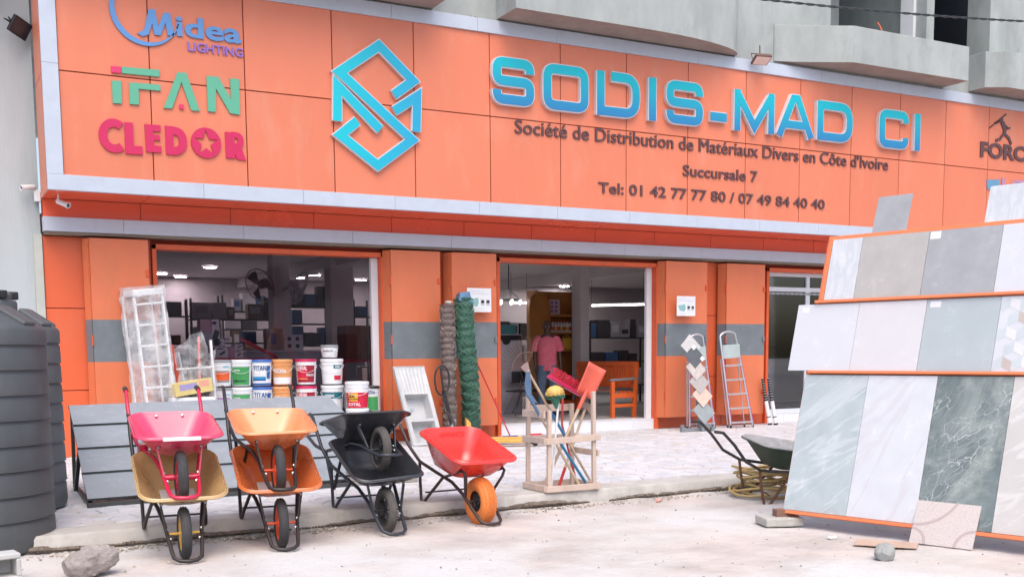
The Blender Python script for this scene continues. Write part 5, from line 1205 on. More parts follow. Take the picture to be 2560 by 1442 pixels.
# ---------------- step ladders, telescopic ladder
def step_ladder(label,bl,br,tl,tr,first):
    root=thing('step_ladder',label,'ladder',bl.lerp(br,.5),None,'aluminium step ladders leaning by the shutters')
    A_=MT['alu']; PK=simple('ladder_magenta',(.45,.05,.20),.5)
    up=(tl-bl).normalized(); topc=tl.lerp(tr,.5)+V((0,0,.06))
    arch=[bl,bl.lerp(tl,.5),tl]+[tl.lerp(tr,.5)+ (tl-tr)*.5*math.cos(R(a))+V((0,0,.08))*math.sin(R(a)) for a in range(20,161,20)]+[tr,br.lerp(tr,.5),br]
    MB().tube(arch,.020,8).build('front_frame',A_,root,smooth=60)
    n=5
    for k in range(n):
        u=.06+.155*k; p=bl.lerp(tl,u);q=br.lerp(tr,u); MB().bar(p,q,.085,.028,side=(0,1,0)).build('tread',A_,root,bevel=.003)
    u=.76; p=bl.lerp(tl,u);q=br.lerp(tr,u); MB().hexa([p+V((0,-.03,0)),q+V((0,-.03,0)),q+V((0,.03,.0)),p+V((0,.03,.0))],[p+V((0,.0,.24)),q+V((0,.0,.24)),q+V((0,.04,.24)),p+V((0,.04,.24))]).build('platform',simple('platform_grey',(.36,.42,.42),.5),root,bevel=.004)
    bk=V((-.03,.12,0))
    for p,q in ((bl,bl.lerp(tl,.76)),(br,br.lerp(tr,.76))):
        MB().tube([p+bk+(br-bl)*(.12 if p is bl else -.12),q+V((0,.06,0))],.012,8).build('rear_leg',A_,root,smooth=60); MB().bar(p+V((.012,-.012,.05)),q+V((.012,-.012,0)),.006,.012).build('side_stripe',PK,root)
        MB().tube([p-up*.0,p+up*.05],.021,8).build('rubber_foot',MT['black'],root); MB().tube([p+bk+(br-bl)*(.12 if p is bl else -.12),p+bk+(br-bl)*(.12 if p is bl else -.12)+up*.05],.017,8).build('rubber_foot',MT['black'],root)
    return root
def on_floor(x,y): return onZ(x,y,TZ)
step_ladder('aluminium step ladder with grey platform between the two right shutters',V((10.86,.30,TZ)),V((11.36,.30,TZ)),onY(1800,842,.53),onY(1838,838,.53),True)
step_ladder('aluminium step ladder partly hidden by the diamond tile samples',V((10.0,.36,TZ)),V((10.52,.34,TZ)),onY(1722,850,.53),onY(1757,845,.53),False)
def telescopic():
    a=V((11.98,.55,TZ));root=thing('telescopic_ladder','collapsed telescopic ladder with black top sections at the door edge','ladder',a)
    for dx,dy in ((0,0),(.09,-.06)):
        p=a+V((dx,dy,0)); q=p+V((-.10,.12,.88))
        MB().tube([p,p.lerp(q,.04)],.040,12).build('rubber_foot',MT['black'],root,smooth=50); MB().tube([p.lerp(q,.04),p.lerp(q,.50)],.036,12).build('lower_tube',MT['white'],root,smooth=50)
        MB().tube([p.lerp(q,.16),p.lerp(q,.18)],.040,12).build('collar',MT['black'],root,smooth=50)
        for k in range(9): MB().tube([p.lerp(q,.50+.053*k),p.lerp(q,.54+.053*k)],.036-.0014*k,12).build('section',MT['black'],root,smooth=50); MB().tube([p.lerp(q,.54+.053*k),p.lerp(q,.553+.053*k)],.030-.0014*k,12).build('section_ring',MT['alu'],root,smooth=50)
telescopic()
# ---------------- diamond tile sample stand
def sample_stand():
    Y=.05; b=V((9.72,Y,TZ)); root=thing('sample_stand','small grey wooden stand holding diamond tile samples','display stand',b); GW=simple('grey_wood',(.20,.22,.24),.7)
    c0=onY(1748,1052,Y-.05); top=onY(1730,855,Y+.22)
    MB().bar(V((c0.x-.32,Y,TZ+.035)),V((c0.x+.22,Y,TZ+.035)),.06,.05).build('base_beam',GW,root,bevel=.003)
    for x,y in ((c0.x-.32,Y),(c0.x+.02,Y-.12),(c0.x+.22,Y-.12),(c0.x+.2,Y+.2)): MB().bar(V((x,y,TZ)),V((x,y,TZ+.12)),.05,.05).build('foot',GW,root)
    MB().bar(V((c0.x+.02,Y-.12,TZ+.10)),V((c0.x+.22,Y-.12,TZ+.10)),.05,.05).build('cross_beam',GW,root); MB().bar(V((c0.x+.1,Y+.03,TZ+.03)),top+V((0,.03,0)),.05,.05).build('post',GW,root)
    cols=[('pale grey diamond tile sample at the top of the stand',(.50,.49,.48)),('charcoal diamond tile sample second from the top',(.10,.105,.115)),('camouflage patterned diamond tile sample on the stand',(.50,.45,.42)),('taupe grey diamond tile sample in the middle of the stand',(.40,.37,.36)),('peach diamond tile sample second from the bottom',(.62,.46,.38)),('slate grey diamond tile sample at the bottom of the stand',(.28,.31,.32))]
    cen=[(1727,865),(1736,891),(1740,921),(1748,955),(1756,988),(1760,1028)]
    for k,((lab,c),(px,py)) in enumerate(zip(cols,cen)):
        P=onY(px,py,Y+.16-.045*k); s_=.15 if k!=5 else .165
        m_=mat('sample_tile_%s'%lab.split()[0],c,.4,var=.15,scale=12,dirt=(.28,.27,.26) if k in (5,2) else None,dirt_amt=.7,dscale=9 if k==5 else 14)
        o=MB().box(-s_,s_,-.005,.005,-s_,s_).build('tile_sample',m_,bevel=.002); o.matrix_world=Matrix.Translation(P)@Matrix.Rotation(R(-14),4,'X')@Matrix.Rotation(R(48+(k%3)*3),4,'Y'); tag(o,lab,'tile','diamond tile samples')
        if k==1:
            for (dx,dz) in ((-.12,.12),(.13,.11)): MB().box(dx-.035,dx+.035,-.0062,-.0052,dz-.05,dz+.03).build('price_tag',MT['whitep'],o,world=False)
sample_stand()
# ---------------- posters on shutters
def poster(label,px,py,w,h,Y=.598,rot=0):
    P=onY(px,py,Y); root=thing('poster',label,'poster',P,None,'white notices on the shutters'); TE=simple('poster_teal',(.22,.42,.42),.6); TG=simple('poster_grey',(.45,.47,.50),.6)
    MB().box(P.x-w/2,P.x+w/2,P.y-.003,P.y-.001,P.z-h/2,P.z+h/2).build('sheet',MT['whitep'],root)
    def pc(x0,x1,z0,z1,m_,n): MB().box(P.x+x0*w,P.x+x1*w,P.y-.0042,P.y-.0031,P.z+z0*h,P.z+z1*h).build(n,m_,root)
    MB().prism([(-.44*w,.02*h),(-.05*w,.10*h),(-.02*w,-.12*h),(-.10*w,-.28*h),(-.34*w,-.22*h)],(P.x,P.y-.0031,P.z),(1,0,0),(0,0,1),(0,-.001,0)).build('drawing',TE,root)
    pc(.06,.22,-.22,.04,TG,'picture'); pc(.28,.44,-.22,.04,TG,'picture'); pc(.08,.20,-.12,-.02,TE,'picture_detail'); pc(.30,.42,-.12,-.02,TE,'picture_detail')
    for k in range(3): pc(-.40,.42-.2*k,.24+.07*k,.255+.07*k,TG,'text_line')
    for k in range(2): pc(-.40,.0+.2*k,-.42+.05*k,-.41+.05*k,TG,'text_line')
poster('white notice with a teal drawing half behind the green mesh roll',1198,750,.42,.37); poster('white notice with a teal drawing on the shutter above the sample tiles',1715,765,.40,.34)
# ---------------- sink, rolls, pallet jack, stick, dustpan
def sink():
    o=onY(1019,1118,-.02); bl=V((o.x+.08,-.02,TZ)); U=V((1,0,0)); lean=R(20); Vv=V((-.10,math.sin(lean),math.cos(lean))).normalized(); N=U.cross(Vv).normalized()
    if N.y>0: N=-N
    w,h=.50,1.24; root=thing('sink','white double bowl sink with draining board standing against the shutter','sink',bl); W_=mat('sink_white',(.50,.51,.52),.3,var=.10,scale=6,dirt=(.33,.31,.29),dirt_amt=.4,dscale=4)
    def P(u,v,n=0): return bl+U*(u*w)+Vv*(v*h)+N*n
    # front sheet as a grid with recessed bowls
    bowls=[(.14,.88,.03,.30,.13),(.14,.88,.34,.64,.13)]
    def hgt(u,v):
        d=0.0
        for (u0,u1,v0,v1,dp) in bowls:
            e=min((u-u0)*w,(u1-u)*w,(v-v0)*h,(v1-v)*h)
            if e>0: d=min(d,-1.25*dp*min(1,e/.024)**.7)
        if v>.66 and .1<u<.9 and v<.965: d-=.004+.004*math.sin((u-.5)*60*(1-.5*(v-.66)))
        e=min(u*w,(1-u)*w,v*h,(1-v)*h)
        if e<.02: d+=.012*(1-e/.02)
        return d
    nu,nv=44,110; mb=MB().grid(lambda u,v:P(u,v,.02+hgt(u,v)),nu,nv); mb.build('basin',W_,root,smooth=60)
    for (a,b) in (((0,0),(1,0)),((1,0),(1,1)),((1,1),(0,1)),((0,1),(0,0))):
        MB().hexa([P(*a,.033),P(*b,.033),P(*b,-.02),P(*a,-.02)],[P(a[0]*.98+.01,a[1]*.995+.0025,.033),P(b[0]*.98+.01,b[1]*.995+.0025,.033),P(b[0]*.98+.01,b[1]*.995+.0025,-.02),P(a[0]*.98+.01,a[1]*.995+.0025,-.02)]).build('edge',W_,root)
    for (u,v) in ((.5,.165),(.42,.49)): MB().tube([P(u,v,-.142),P(u,v,-.132)],.032,16).build('drain',MT['steel'],root,smooth=40)
sink()
def mesh_roll(label,pts,r_,nb,m_,wire_m,wires,name='mesh_roll'):
    root=thing(name,label,'wire mesh roll',pts[-1],None,'rolls of chain link mesh'); N=nb*8
    def along(u):
        x=u*(len(pts)-1); i=min(int(x),len(pts)-2); return pts[i].lerp(pts[i+1],x-i)
    P=[];rs=[]
    for k in range(N+1): u=k/N; P.append(along(u)); rs.append(r_*(.84+.16*abs(math.cos(math.pi*nb*u)))*(1+.04*noise.noise((u*14,0,1))))
    MB().tube(P,rs,18).build('core',m_,root,smooth=70)
    rnd=random.Random(len(label)); mb=MB()
    for k in range(wires):
        u=rnd.random()*.98; c=along(u); a0=rnd.random()*6.28; L=rnd.uniform(.6,1.6); du=rnd.uniform(-.03,.03)
        mb.tube([along(min(1,max(0,u+du*t/4)))+V((math.cos(a0+L*t/4),math.sin(a0+L*t/4),0))*r_*(1.0+.05*(t%2))+V((0,0,.02*(1 if t%2 else -1))) for t in range(5)],.0028,4,cap=False)
    o=mb.build('wire_ends',wire_m,root); o['kind']='stuff'
    return root
GRM=mat('green_mesh',(.018,.085,.055),.45,var=.6,scale=45,bump=.012,bscale=60,dirt=(.13,.24,.19),dirt_amt=.6,dscale=30); BRM=mat('brown_mesh',(.16,.125,.115),.6,metal=.3,var=.4,scale=60,bump=.008,bscale=80,dirt=(.28,.24,.22),dirt_amt=.5,dscale=25)
g0=onY(1158,748,.44); g1=onY(1165,850,.36); g2=onY(1176,970,.40); g3=V((g2.x+.12,.62,TZ)); rt=mesh_roll('tall roll of green coated chain link mesh with a blue cap',[g0,g1,g2,g3],.150,17,GRM,simple('green_wire',(.10,.25,.18),.4),420)
Mx=Matrix.Translation(g0); MB().hexa([g0+V((-.13,-.12,-.03)),g0+V((.10,-.14,-.06)),g0+V((.12,.10,-.04)),g0+V((-.10,.12,-.02))],[g0+V((-.09,-.08,.10)),g0+V((.06,-.10,.12)),g0+V((.14,.08,.05)),g0+V((-.06,.10,.09))]).build('blue_cap',simple('cap_blue',(.07,.17,.30),.5),rt,bevel=.01)
b0=onY(1117,762,.42); b1=onY(1121,905,.40); b2=V((b1.x+.04,.45,TZ)); rb=mesh_roll('narrow roll of brown galvanised chain link mesh beside the green one',[b0,b1,b2],.115,19,BRM,simple('brown_wire',(.30,.25,.23),.4,metal=.4),160)
def rag(): 
    mb=MB(); rnd=random.Random(1); pebble(mb,(b0.x+.02,b0.y-.02,b0.z+.03),.07,rnd); o=mb.build('torn_wrap',simple('wrap_pale',(.45,.40,.38),.8),rb)
rag()
def pallet_jack():
    B=V((5.22,-.40,TZ)); root=thing('pallet_jack','yellow pallet jack with black loop handle parked before the shutters','pallet jack',B); YL=simple('jack_yellow',(.72,.36,.07),.4,var=.12,dirt=(.4,.25,.1),dirt_amt=.3); BK=MT['black']; GY=simple('jack_grey',(.40,.41,.42),.45,metal=.3)
    D=(V((6.35,-.86,TZ))-V((5.22,-.40,TZ))).normalized(); S=V((-D.y,D.x,0))
    c=onY(1105,948,-.46); c=V((c.x,-.46,c.z)); s0=B-D*.12+V((0,0,.30))
    MB().bar(s0,c+V((.02,0,-.16)),.045,.045).build('tow_bar',BK,root,bevel=.006)
    pts=[c+V((.115*math.cos(R(a)),0,.20*math.sin(R(a))+(.0 if math.sin(R(a))>-.5 else -.03))) for a in range(-90,270,18)]; MB().tube(pts,.014,8,closed=True).build('loop_handle',BK,root,smooth=60); MB().tube([c+V((-.03,0,.19)),c+V((.02,0,-.17))],.012,8).build('release_lever',BK,root)
    for s_ in (1,-1):
        p=B-D*.10+S*(s_*.05); MB().tube([p+V((0,0,.09))-S*.025,p+V((0,0,.09))+S*.025],.09,20).build('steer_wheel',GY,root,smooth=40)
    MB().tube([B-D*.10+V((0,0,.12)),B-D*.10+V((0,0,.40))],.045,12).build('pump',GY,root,smooth=40); MB().box(-.07,.07,-.11,.11,0,.12).build('pump_block',GY,root,world=False,bevel=.01).location=V((-.10,0,.16))
    a=B+D*.08; MB().hexa([a-S*.25+V((0,0,.10)),a+S*.25+V((0,0,.10)),a+S*.25+D*.10+V((0,0,.10)),a-S*.25+D*.10+V((0,0,.10))],[a-S*.16+V((0,0,.42)),a+S*.16+V((0,0,.42)),a+S*.22+D*.06+V((0,0,.36)),a-S*.22+D*.06+V((0,0,.36))]).build('carriage',YL,root,bevel=.012)
    for s_ in (1,-1):
        p=a+S*(s_*.19)+V((0,0,.085)); q=p+D*1.12
        MB().bar(p,q,.16,.05).build('fork',YL,root,bevel=.01); MB().bar(q-D*.01,q+D*.06+V((0,0,-.015)),.13,.02).build('fork_tip',YL,root)
        MB().tube([q-D*.12+V((0,0,-.045))-S*.05,q-D*.12+V((0,0,-.045))+S*.05],.038,12).build('load_roller',BK,root,smooth=40)
pallet_jack()
def stick():
    a=V((6.42,.30,TZ)); b=onY(1187,895,.56); root=thing('broom','thin red stick broom leaning on the shutter beside the green roll','broom',a); MB().tube([a+V((0,0,.06)),b],.011,8).build('handle',simple('stick_red',(.50,.02,.04),.5),root,smooth=60); MB().box(a.x-.13,a.x+.13,a.y-.03,a.y+.03,a.z,a.z+.06).build('broom_head',simple('head_blue',(.07,.09,.25),.6),root,bevel=.01)
    c=V((6.75,.02,TZ)); root=thing('dustpan','small red and white dustpan on the terrace by the step','dustpan',c); RD=simple('pan_red',(.6,.03,.05),.5)
    MB().hexa([c+V((-.14,-.10,.0)),c+V((.14,-.10,0)),c+V((.14,.10,0)),c+V((-.14,.10,0))],[c+V((-.14,-.10,.01)),c+V((.14,-.10,.01)),c+V((.14,.10,.02)),c+V((-.14,.10,.02))]).build('pan',MT['white'],root); MB().box(c.x-.14,c.x+.14,c.y+.095,c.y+.105,TZ+.02,TZ+.09).build('back_wall',RD,root); 
    for s_ in (-.145,.135): MB().box(c.x+s_,c.x+s_+.01,c.y-.1,c.y+.1,TZ+.005,TZ+.07).build('side_wall',RD,root)
    MB().tube([c+V((-.12,.09,.05)),c+V((-.45,.02,.03))],.012,6).build('handle',RD,root)
stick()
# ================================================================ inside the shop
LED=emis('led_white',(1,.95,.93),75)
LED2=emis('tube_white',(1,.97,.95),6)
def downlight(px,py,size=.11,zc=3.299):
    P=onZ(px,py,zc)
    if P.y<1.45 or P.y>10.8: P.y=min(10.5,max(1.6,P.y))
    return P
def lights():
    pos=[(403,681),(420,699),(525,665),(748,691),(787,685),(902,697),(1337,708),(1410,713),(1335,722),(1498,690)]
    lab={0:'at the left end of the window',1:'small and far back at the left of the window',2:'nearest the window, above the boxes',3:'far back beside the wall fan',4:'far back right of the wall fan',5:'right of the pale column in the window',6:'in the middle of the doorway above the chandelier',7:'farther back in the doorway left of the column',8:'farthest back above the hanging lamps',9:'in the doorway right of the column'}
    for k,(x,y) in enumerate(pos):
        P=downlight(x,y); root=thing('downlight','round lit ceiling lamp '+lab[k],'ceiling light',P,None,'round ceiling lamps inside the shop'); M_=Matrix.Translation(P+V((0,0,-.03)))
        MB().lathe([(.155,.03),(.15,.0),(.125,-.004),(.125,.0)],24,M_).build('ring',MT['white'],root,smooth=40); MB().lathe([(.0001,-.002),(.125,-.002)],24,M_).build('diffuser',LED,root)
    for (p,q,lab) in ((onY(1480,764,5.5),onY(1610,761,5.5),'long lit tube lamp seen right of the doorway column'),(onY(1279,757,7.0),onY(1318,757,7.0),'short lit tube lamp far back in the doorway'),(onY(1970,733,4.0),onY(1990,732,4.0),'small lit lamp seen through the sliding door')):
        root=thing('tube_light',lab,'tube light',p,None,'lit tube lamps'); MB().bar(p,q,.03,.03).build('tube',LED2,root); MB().bar(p+V((0,.02,.03)),q+V((0,.02,.03)),.05,.03).build('batten',MT['white'],root)
        for e in (p,q): MB().tube([e+V((0,.02,.045)),V((e.x,e.y+.02,3.3))],.005,5).build('hanger',MT['black'],root)
lights()
BOXC=[simple('carton_white',(.55,.53,.57),.6,var=.1),simple('carton_grey',(.36,.36,.41),.6,var=.1),simple('carton_brown',(.22,.13,.09),.7,var=.12),simple('carton_blue',(.05,.12,.28),.6,var=.1),simple('carton_dark',(.06,.05,.06),.6),simple('carton_red',(.28,.04,.04),.6)]
SHN=[0]
WORDS=['white','grey','brown','blue','dark','red']
def shelf(label,x0,x1,y0,y1,zs,fill,seed,m_,weights=(5,3,2,1,2,0),hmax=.42,boxlabel='shelf'):
    root=thing('shelf_unit',label,'shelf',((x0+x1)/2,(y0+y1)/2,FZ)); rnd=random.Random(seed)
    for x in (x0,x1):
        for y in (y0,y1): MB().box(x-.02,x+.02,y-.02,y+.02,FZ,zs[-1]+.35).build('upright',m_,root)
    for z in zs: MB().box(x0+.0205,x1-.0205,y0,y1,z-.025,z).build('shelf_board',m_,root)
    g='cartons on the '+boxlabel; cnt={}
    for li,z in enumerate(zs):
        x=x0+.05
        while x<x1-.15:
            w=rnd.uniform(.14,.36); 
            if x+w>x1-.03: break
            if rnd.random()<fill:
                k=rnd.choices(range(6),weights)[0]; h=rnd.uniform(.16,hmax); d=rnd.uniform(.2,.34)
                o=MB().box(-w/2,w/2,-d/2,d/2,0,h).build('carton',BOXC[k],bevel=.004); o.location=(x+w/2,y0+.03+d/2,z+.001); o.rotation_euler.z=rnd.uniform(-.04,.04)
                lvl=['lowest','second','third','fourth','top'][min(li,4)]
                c_=cnt[(li,k)]=cnt.get((li,k),0)+1; tag(o,'%s %s carton on the %s board of the %s'%(['first','second','third','fourth','fifth','sixth','seventh','eighth','ninth','tenth'][min(9,c_-1)],WORDS[k],lvl,boxlabel),'carton',g)
                if k<3 and rnd.random()<.7: MB().box(-w*.35,w*.35,-d/2-.0015,-d/2-.0005,h*.35,h*.8).build('carton_label',BOXC[rnd.choice((0,1,4,3))],o,world=False)
            x+=w+rnd.uniform(.01,.06)
DKM=simple('dark_shelf',(.035,.028,.03),.6)
a=onY(478,800,6.2).x; b=onY(690,800,6.2).x
shelf('dark shelf unit of pale cartons seen through the left window',a,b,6.2,6.65,[.75,1.25,1.75,2.2],.9,1,DKM,boxlabel='shelf behind the left window')
a=onY(725,800,7.2).x; b=onY(830,800,7.2).x
shelf('dark shelf unit with blue cartons right of the fan column',a,b,7.2,7.6,[.75,1.25,1.7,2.15,2.5],.85,2,DKM,(1,2,1,4,4,0),boxlabel='shelf right of the fan column')
a=onY(405,800,7.6).x; b=onY(478,800,7.6).x
shelf('dark shelf unit at the left end of the window view',a,b,7.6,8.0,[.75,1.25,1.75,2.3],.7,3,DKM,(1,2,1,3,5,0),boxlabel='shelf at the left end')
a=onY(885,800,7).x; b=onY(935,800,7).x
shelf('dark shelf unit between the pale column and the window jamb',a,b,7.0,7.4,[.75,1.25,1.75,2.3],.8,4,DKM,(2,2,2,1,5,1),boxlabel='shelf beside the jamb')
a=onY(1475,800,6.5).x; b=onY(1625,800,6.5).x
shelf('dark shelf unit right of the doorway column',a,b,6.5,6.9,[.75,1.3,1.85],.85,5,DKM,(1,2,0,1,6,0),boxlabel='shelf right of the doorway')
a=onY(1245,800,8.5).x; b=onY(1345,800,8.5).x
shelf('far dark shelf unit at the left of the doorway',a,b,8.5,8.9,[.75,1.3,1.85],.7,6,DKM,(1,2,2,1,6,0),boxlabel='far shelf in the doorway')
a=onY(1925,800,4.5).x; b=onY(2070,800,4.5).x
shelf('brown shelf unit behind the glass sliding door',a,b,4.5,4.9,[.6,1.1,1.6,2.1],.8,7,simple('brown_board',(.10,.055,.04),.6),(1,1,4,0,3,2),boxlabel='shelf behind the sliding door')
a=onY(560,800,9.8).x; b=onY(700,800,9.8).x
shelf('tall back wall shelf far inside the left window',a,b,9.9,10.3,[.75,1.2,1.65,2.1,2.5],.95,8,DKM,(4,3,2,1,2,1),boxlabel='back wall shelf')
a=onY(1355,800,9.8).x; b=onY(1440,800,9.8).x
shelf('tall back wall shelf far inside the doorway',a,b,9.9,10.3,[.75,1.2,1.65,2.1,2.5],.95,9,DKM,(3,3,2,1,2,2),boxlabel='far doorway shelf')
# wall fans on the column
def fan(px,py,Y,side,label):
    P=onY(px,py,Y); root=thing('wall_fan',label,'fan',P,None,'wall fans on the interior column'); W_=simple('fan_grey',(.36,.34,.37),.5)
    d=V((side*.75,-.55,-.35)).normalized(); M_=Matrix.Translation(P)@d.to_track_quat('Z','Y').to_matrix().to_4x4()
    MB().lathe([(.0001,-.16),(.07,-.15),(.085,-.06),(.07,.0),(.0001,.0)],16,M_).build('motor',W_,root,smooth=40)
    for k in range(24): a=2*math.pi*k/24; MB().tube([M_@V((.05*math.cos(a),.05*math.sin(a),.10)),M_@V((.24*math.cos(a),.24*math.sin(a),.09)),M_@V((.29*math.cos(a),.29*math.sin(a),.03)),M_@V((.2*math.cos(a),.2*math.sin(a),-.04))],.003,4).build('guard_wire',W_,root)
    MB().tube([M_@V((.29*math.cos(2*math.pi*k/24),.29*math.sin(2*math.pi*k/24),.03)) for k in range(24)],.008,6,closed=True).build('guard_ring',W_,root)
    for k in range(3):
        a=2*math.pi*k/3; MB().grid(lambda u,v:M_@V(((.04+.21*u)*math.cos(a+(v-.5)*.9),(.04+.21*u)*math.sin(a+(v-.5)*.9),.04+(v-.5)*.05)),5,3).build('blade',W_,root)
    MB().tube([M_@V((0,0,-.12)),P+V((-side*.25,.12,-.06))],.025,8).build('arm',W_,root)
fan(745,718,3.85,1,'pale wall fan on the right side of the interior column'); fan(652,712,3.85,-1,'pale wall fan on the left side of the interior column')
# tool cartons on a red stand behind the glass
def red_stand():
    Y=1.75; q=lambda x,y,YY=Y: onY(x,y,YY); RD=simple('stand_red',(.45,.03,.06),.5); a=q(515,905); b=q(690,905)
    root=thing('display_table','red sloped metal stand holding tool cartons behind the window','stand',(a.x,Y,FZ))
    MB().bar(q(520,898),q(692,898),.05,.05).build('shelf_bar',RD,root); MB().bar(q(602,847),q(690,892),.05,.05).build('sloped_bar',RD,root); MB().bar(q(690,890),q(692,915),.05,.05).build('end_bar',RD,root); MB().bar(q(508,850),q(512,905),.05,.05).build('end_bar',RD,root)
    zt=q(600,898).z; MB().box(a.x,b.x-.05,Y-.02,Y+.45,zt-.02,zt+.01).build('table_top',RD,root)
    for x in (a.x+.03,b.x-.08):
        for y in (Y+.02,Y+.40): MB().bar(V((x,y,FZ)),V((x,y,zt-.02)),.04,.04).build('leg',RD,root)
    WC=simple('tool_carton_white',(.55,.50,.54),.5); PC=simple('tool_carton_pink',(.42,.22,.28),.5)
    for k,(x0,x1,y0,y1,m_,lab) in enumerate(((501,527,798,828,PC,'pink tool carton on top of the grey one behind the window'),(505,530,829,895,BOXC[1],'tall grey tool carton under the pink one'),(531,548,798,870,WC,'tall white tool carton with a dark tool picture'),(533,561,846,865,WC,'flat white tool carton under the tall white one'),(564,576,843,852,WC,'tiny white tool carton near the sloped red bar'),(540,571,868,895,WC,'white tool carton standing on the red stand'),(587,608,858,874,WC,'upper white tool carton at the right of the stand'),(587,608,876,895,WC,'lower white tool carton at the right of the stand'),(573,587,866,895,PC,'mauve tool carton between the white ones'))):
        p=q(x0,y1,Y+.08); r_=q(x1,y0,Y+.08)
        z0=max(p.z,zt+.012); o=MB().box(0,r_.x-p.x,0,.22,0,r_.z-z0).build('tool_carton',m_,bevel=.003); o.location=(p.x,Y+.08,z0); tag(o,lab,'carton','tool cartons behind the window')
        if m_ is WC: w=r_.x-p.x; h=r_.z-z0; MB().bar(V((w*.3,-.001,h*.3)),V((w*.72,-.001,h*.62)),.002,h*.18).build('tool_print',MT['black'],o,world=False); MB().box(w*.1,w*.6,-.002,-.0005,h*.82,h*.92).build('print_line',MT['black'],o,world=False)
red_stand()
def carton_big():
    P=onY(898,868,2.3); o=MB().box(-.30,.30,-.22,.22,0,.55).build('cardboard_box',simple('cardboard',(.20,.07,.05),.7),bevel=.006); 
    root=thing('red_table','dark red table under the cardboard box by the jamb','table',(P.x,2.3,FZ)); RD=simple('stand_red',(.45,.03,.06),.5); zt=1.42
    MB().box(P.x-.42,P.x+.35,2.0,2.6,zt-.04,zt).build('table_top',RD,root)
    for x in (P.x-.38,P.x+.31):
        for y in (2.04,2.56): MB().box(x-.025,x+.025,y-.025,y+.025,FZ,zt-.04).build('leg',RD,root)
    o.location=(P.x,2.3,zt+.001); tag(o,'brown cardboard box on the red table by the jamb','box')
    MB().box(-.05,.05,-.222,-.2205,0,.55).build('tape_strip',simple('tape',(.30,.16,.10),.4),o,world=False)
    # counter with tiles-like carton with four holes
    P=onY(736,860,3.2); root=thing('counter','low grey counter inside the left window','counter',(P.x,3.3,FZ)); zt=onY(736,875,3.2).z
    MB().box(P.x-1.3,P.x+1.2,3.2,3.75,FZ,zt-.03).build('counter_body',BOXC[1],root); MB().box(P.x-1.33,P.x+1.23,3.17,3.78,zt-.029,zt).build('counter_top',BOXC[0],root)
    o=MB().box(-.17,.17,-.1,.1,0,.26).build('dispenser_box',BOXC[0],bevel=.005); o.location=(P.x,3.35,zt+.001); tag(o,'pale box with four round holes on the counter','box')
    for dx in (-.07,.07):
        for dz in (.07,.19): MB().tube([(dx,-.103,dz),(dx,-.1005,dz)],.035,14).build('hole',MT['black'],o,world=False)
    o=MB().box(-.14,.14,-.1,.1,0,.36).build('appliance_carton',simple('carton_tan',(.34,.25,.21),.6),bevel=.005); o.location=(onY(685,860,3.3).x,3.35,zt+.001); tag(o,'tan appliance carton on the counter left of the holed box','box')
    MB().box(-.06,.02,-.1015,-.1005,.1,.28).build('carton_label',BOXC[3],o,world=False)
carton_big()
# ---------------- bench
def bench():
    x0,x1,y0,y1=9.16,9.62,1.52,3.5; OB=simple('bench_orange',(.62,.11,.02),.45,var=.1); GR=simple('bench_grey',(.17,.17,.18),.6)
    root=thing('bench','orange slatted bench with grey armrests just inside the doorway','bench',((x0+x1)/2,(y0+y1)/2,FZ)); b=lambda n,p,q,w,h,m_=OB: MB().bar(V(p),V(q),w,h).build(n,m_,root,bevel=.004)
    for y in (y0,y1):
        b('leg',(x0,y,FZ),(x0,y,FZ+.66),.07,.06); b('leg',(x1,y,FZ),(x1+.06,y,FZ+1.0),.07,.06); b('arm_rest',(x0-.06,y,FZ+.68),(x1+.04,y,FZ+.70),.08,.04,GR); b('side_rail',(x0,y,FZ+.22),(x1,y,FZ+.22),.04,.06); b('side_rail',(x0,y,FZ+.40),(x1,y,FZ+.40),.04,.09)
    for k in range(5): b('seat_slat',(x0+.04+.09*k,y0+.04,FZ+.46),(x0+.04+.09*k,y1-.04,FZ+.46),.075,.025,GR if k<2 else OB)
    b('back_rail',(x1+.05,y0,FZ+.96),(x1+.05,y1,FZ+.96),.04,.09); b('back_rail',(x1+.03,y0,FZ+.56),(x1+.03,y1,FZ+.56),.04,.07)
    for k in range(24): y=y0+.08+k*(y1-y0-.16)/23; b('back_slat',(x1+.03,y,FZ+.58),(x1+.05,y,FZ+.93),.02,.055)
bench()
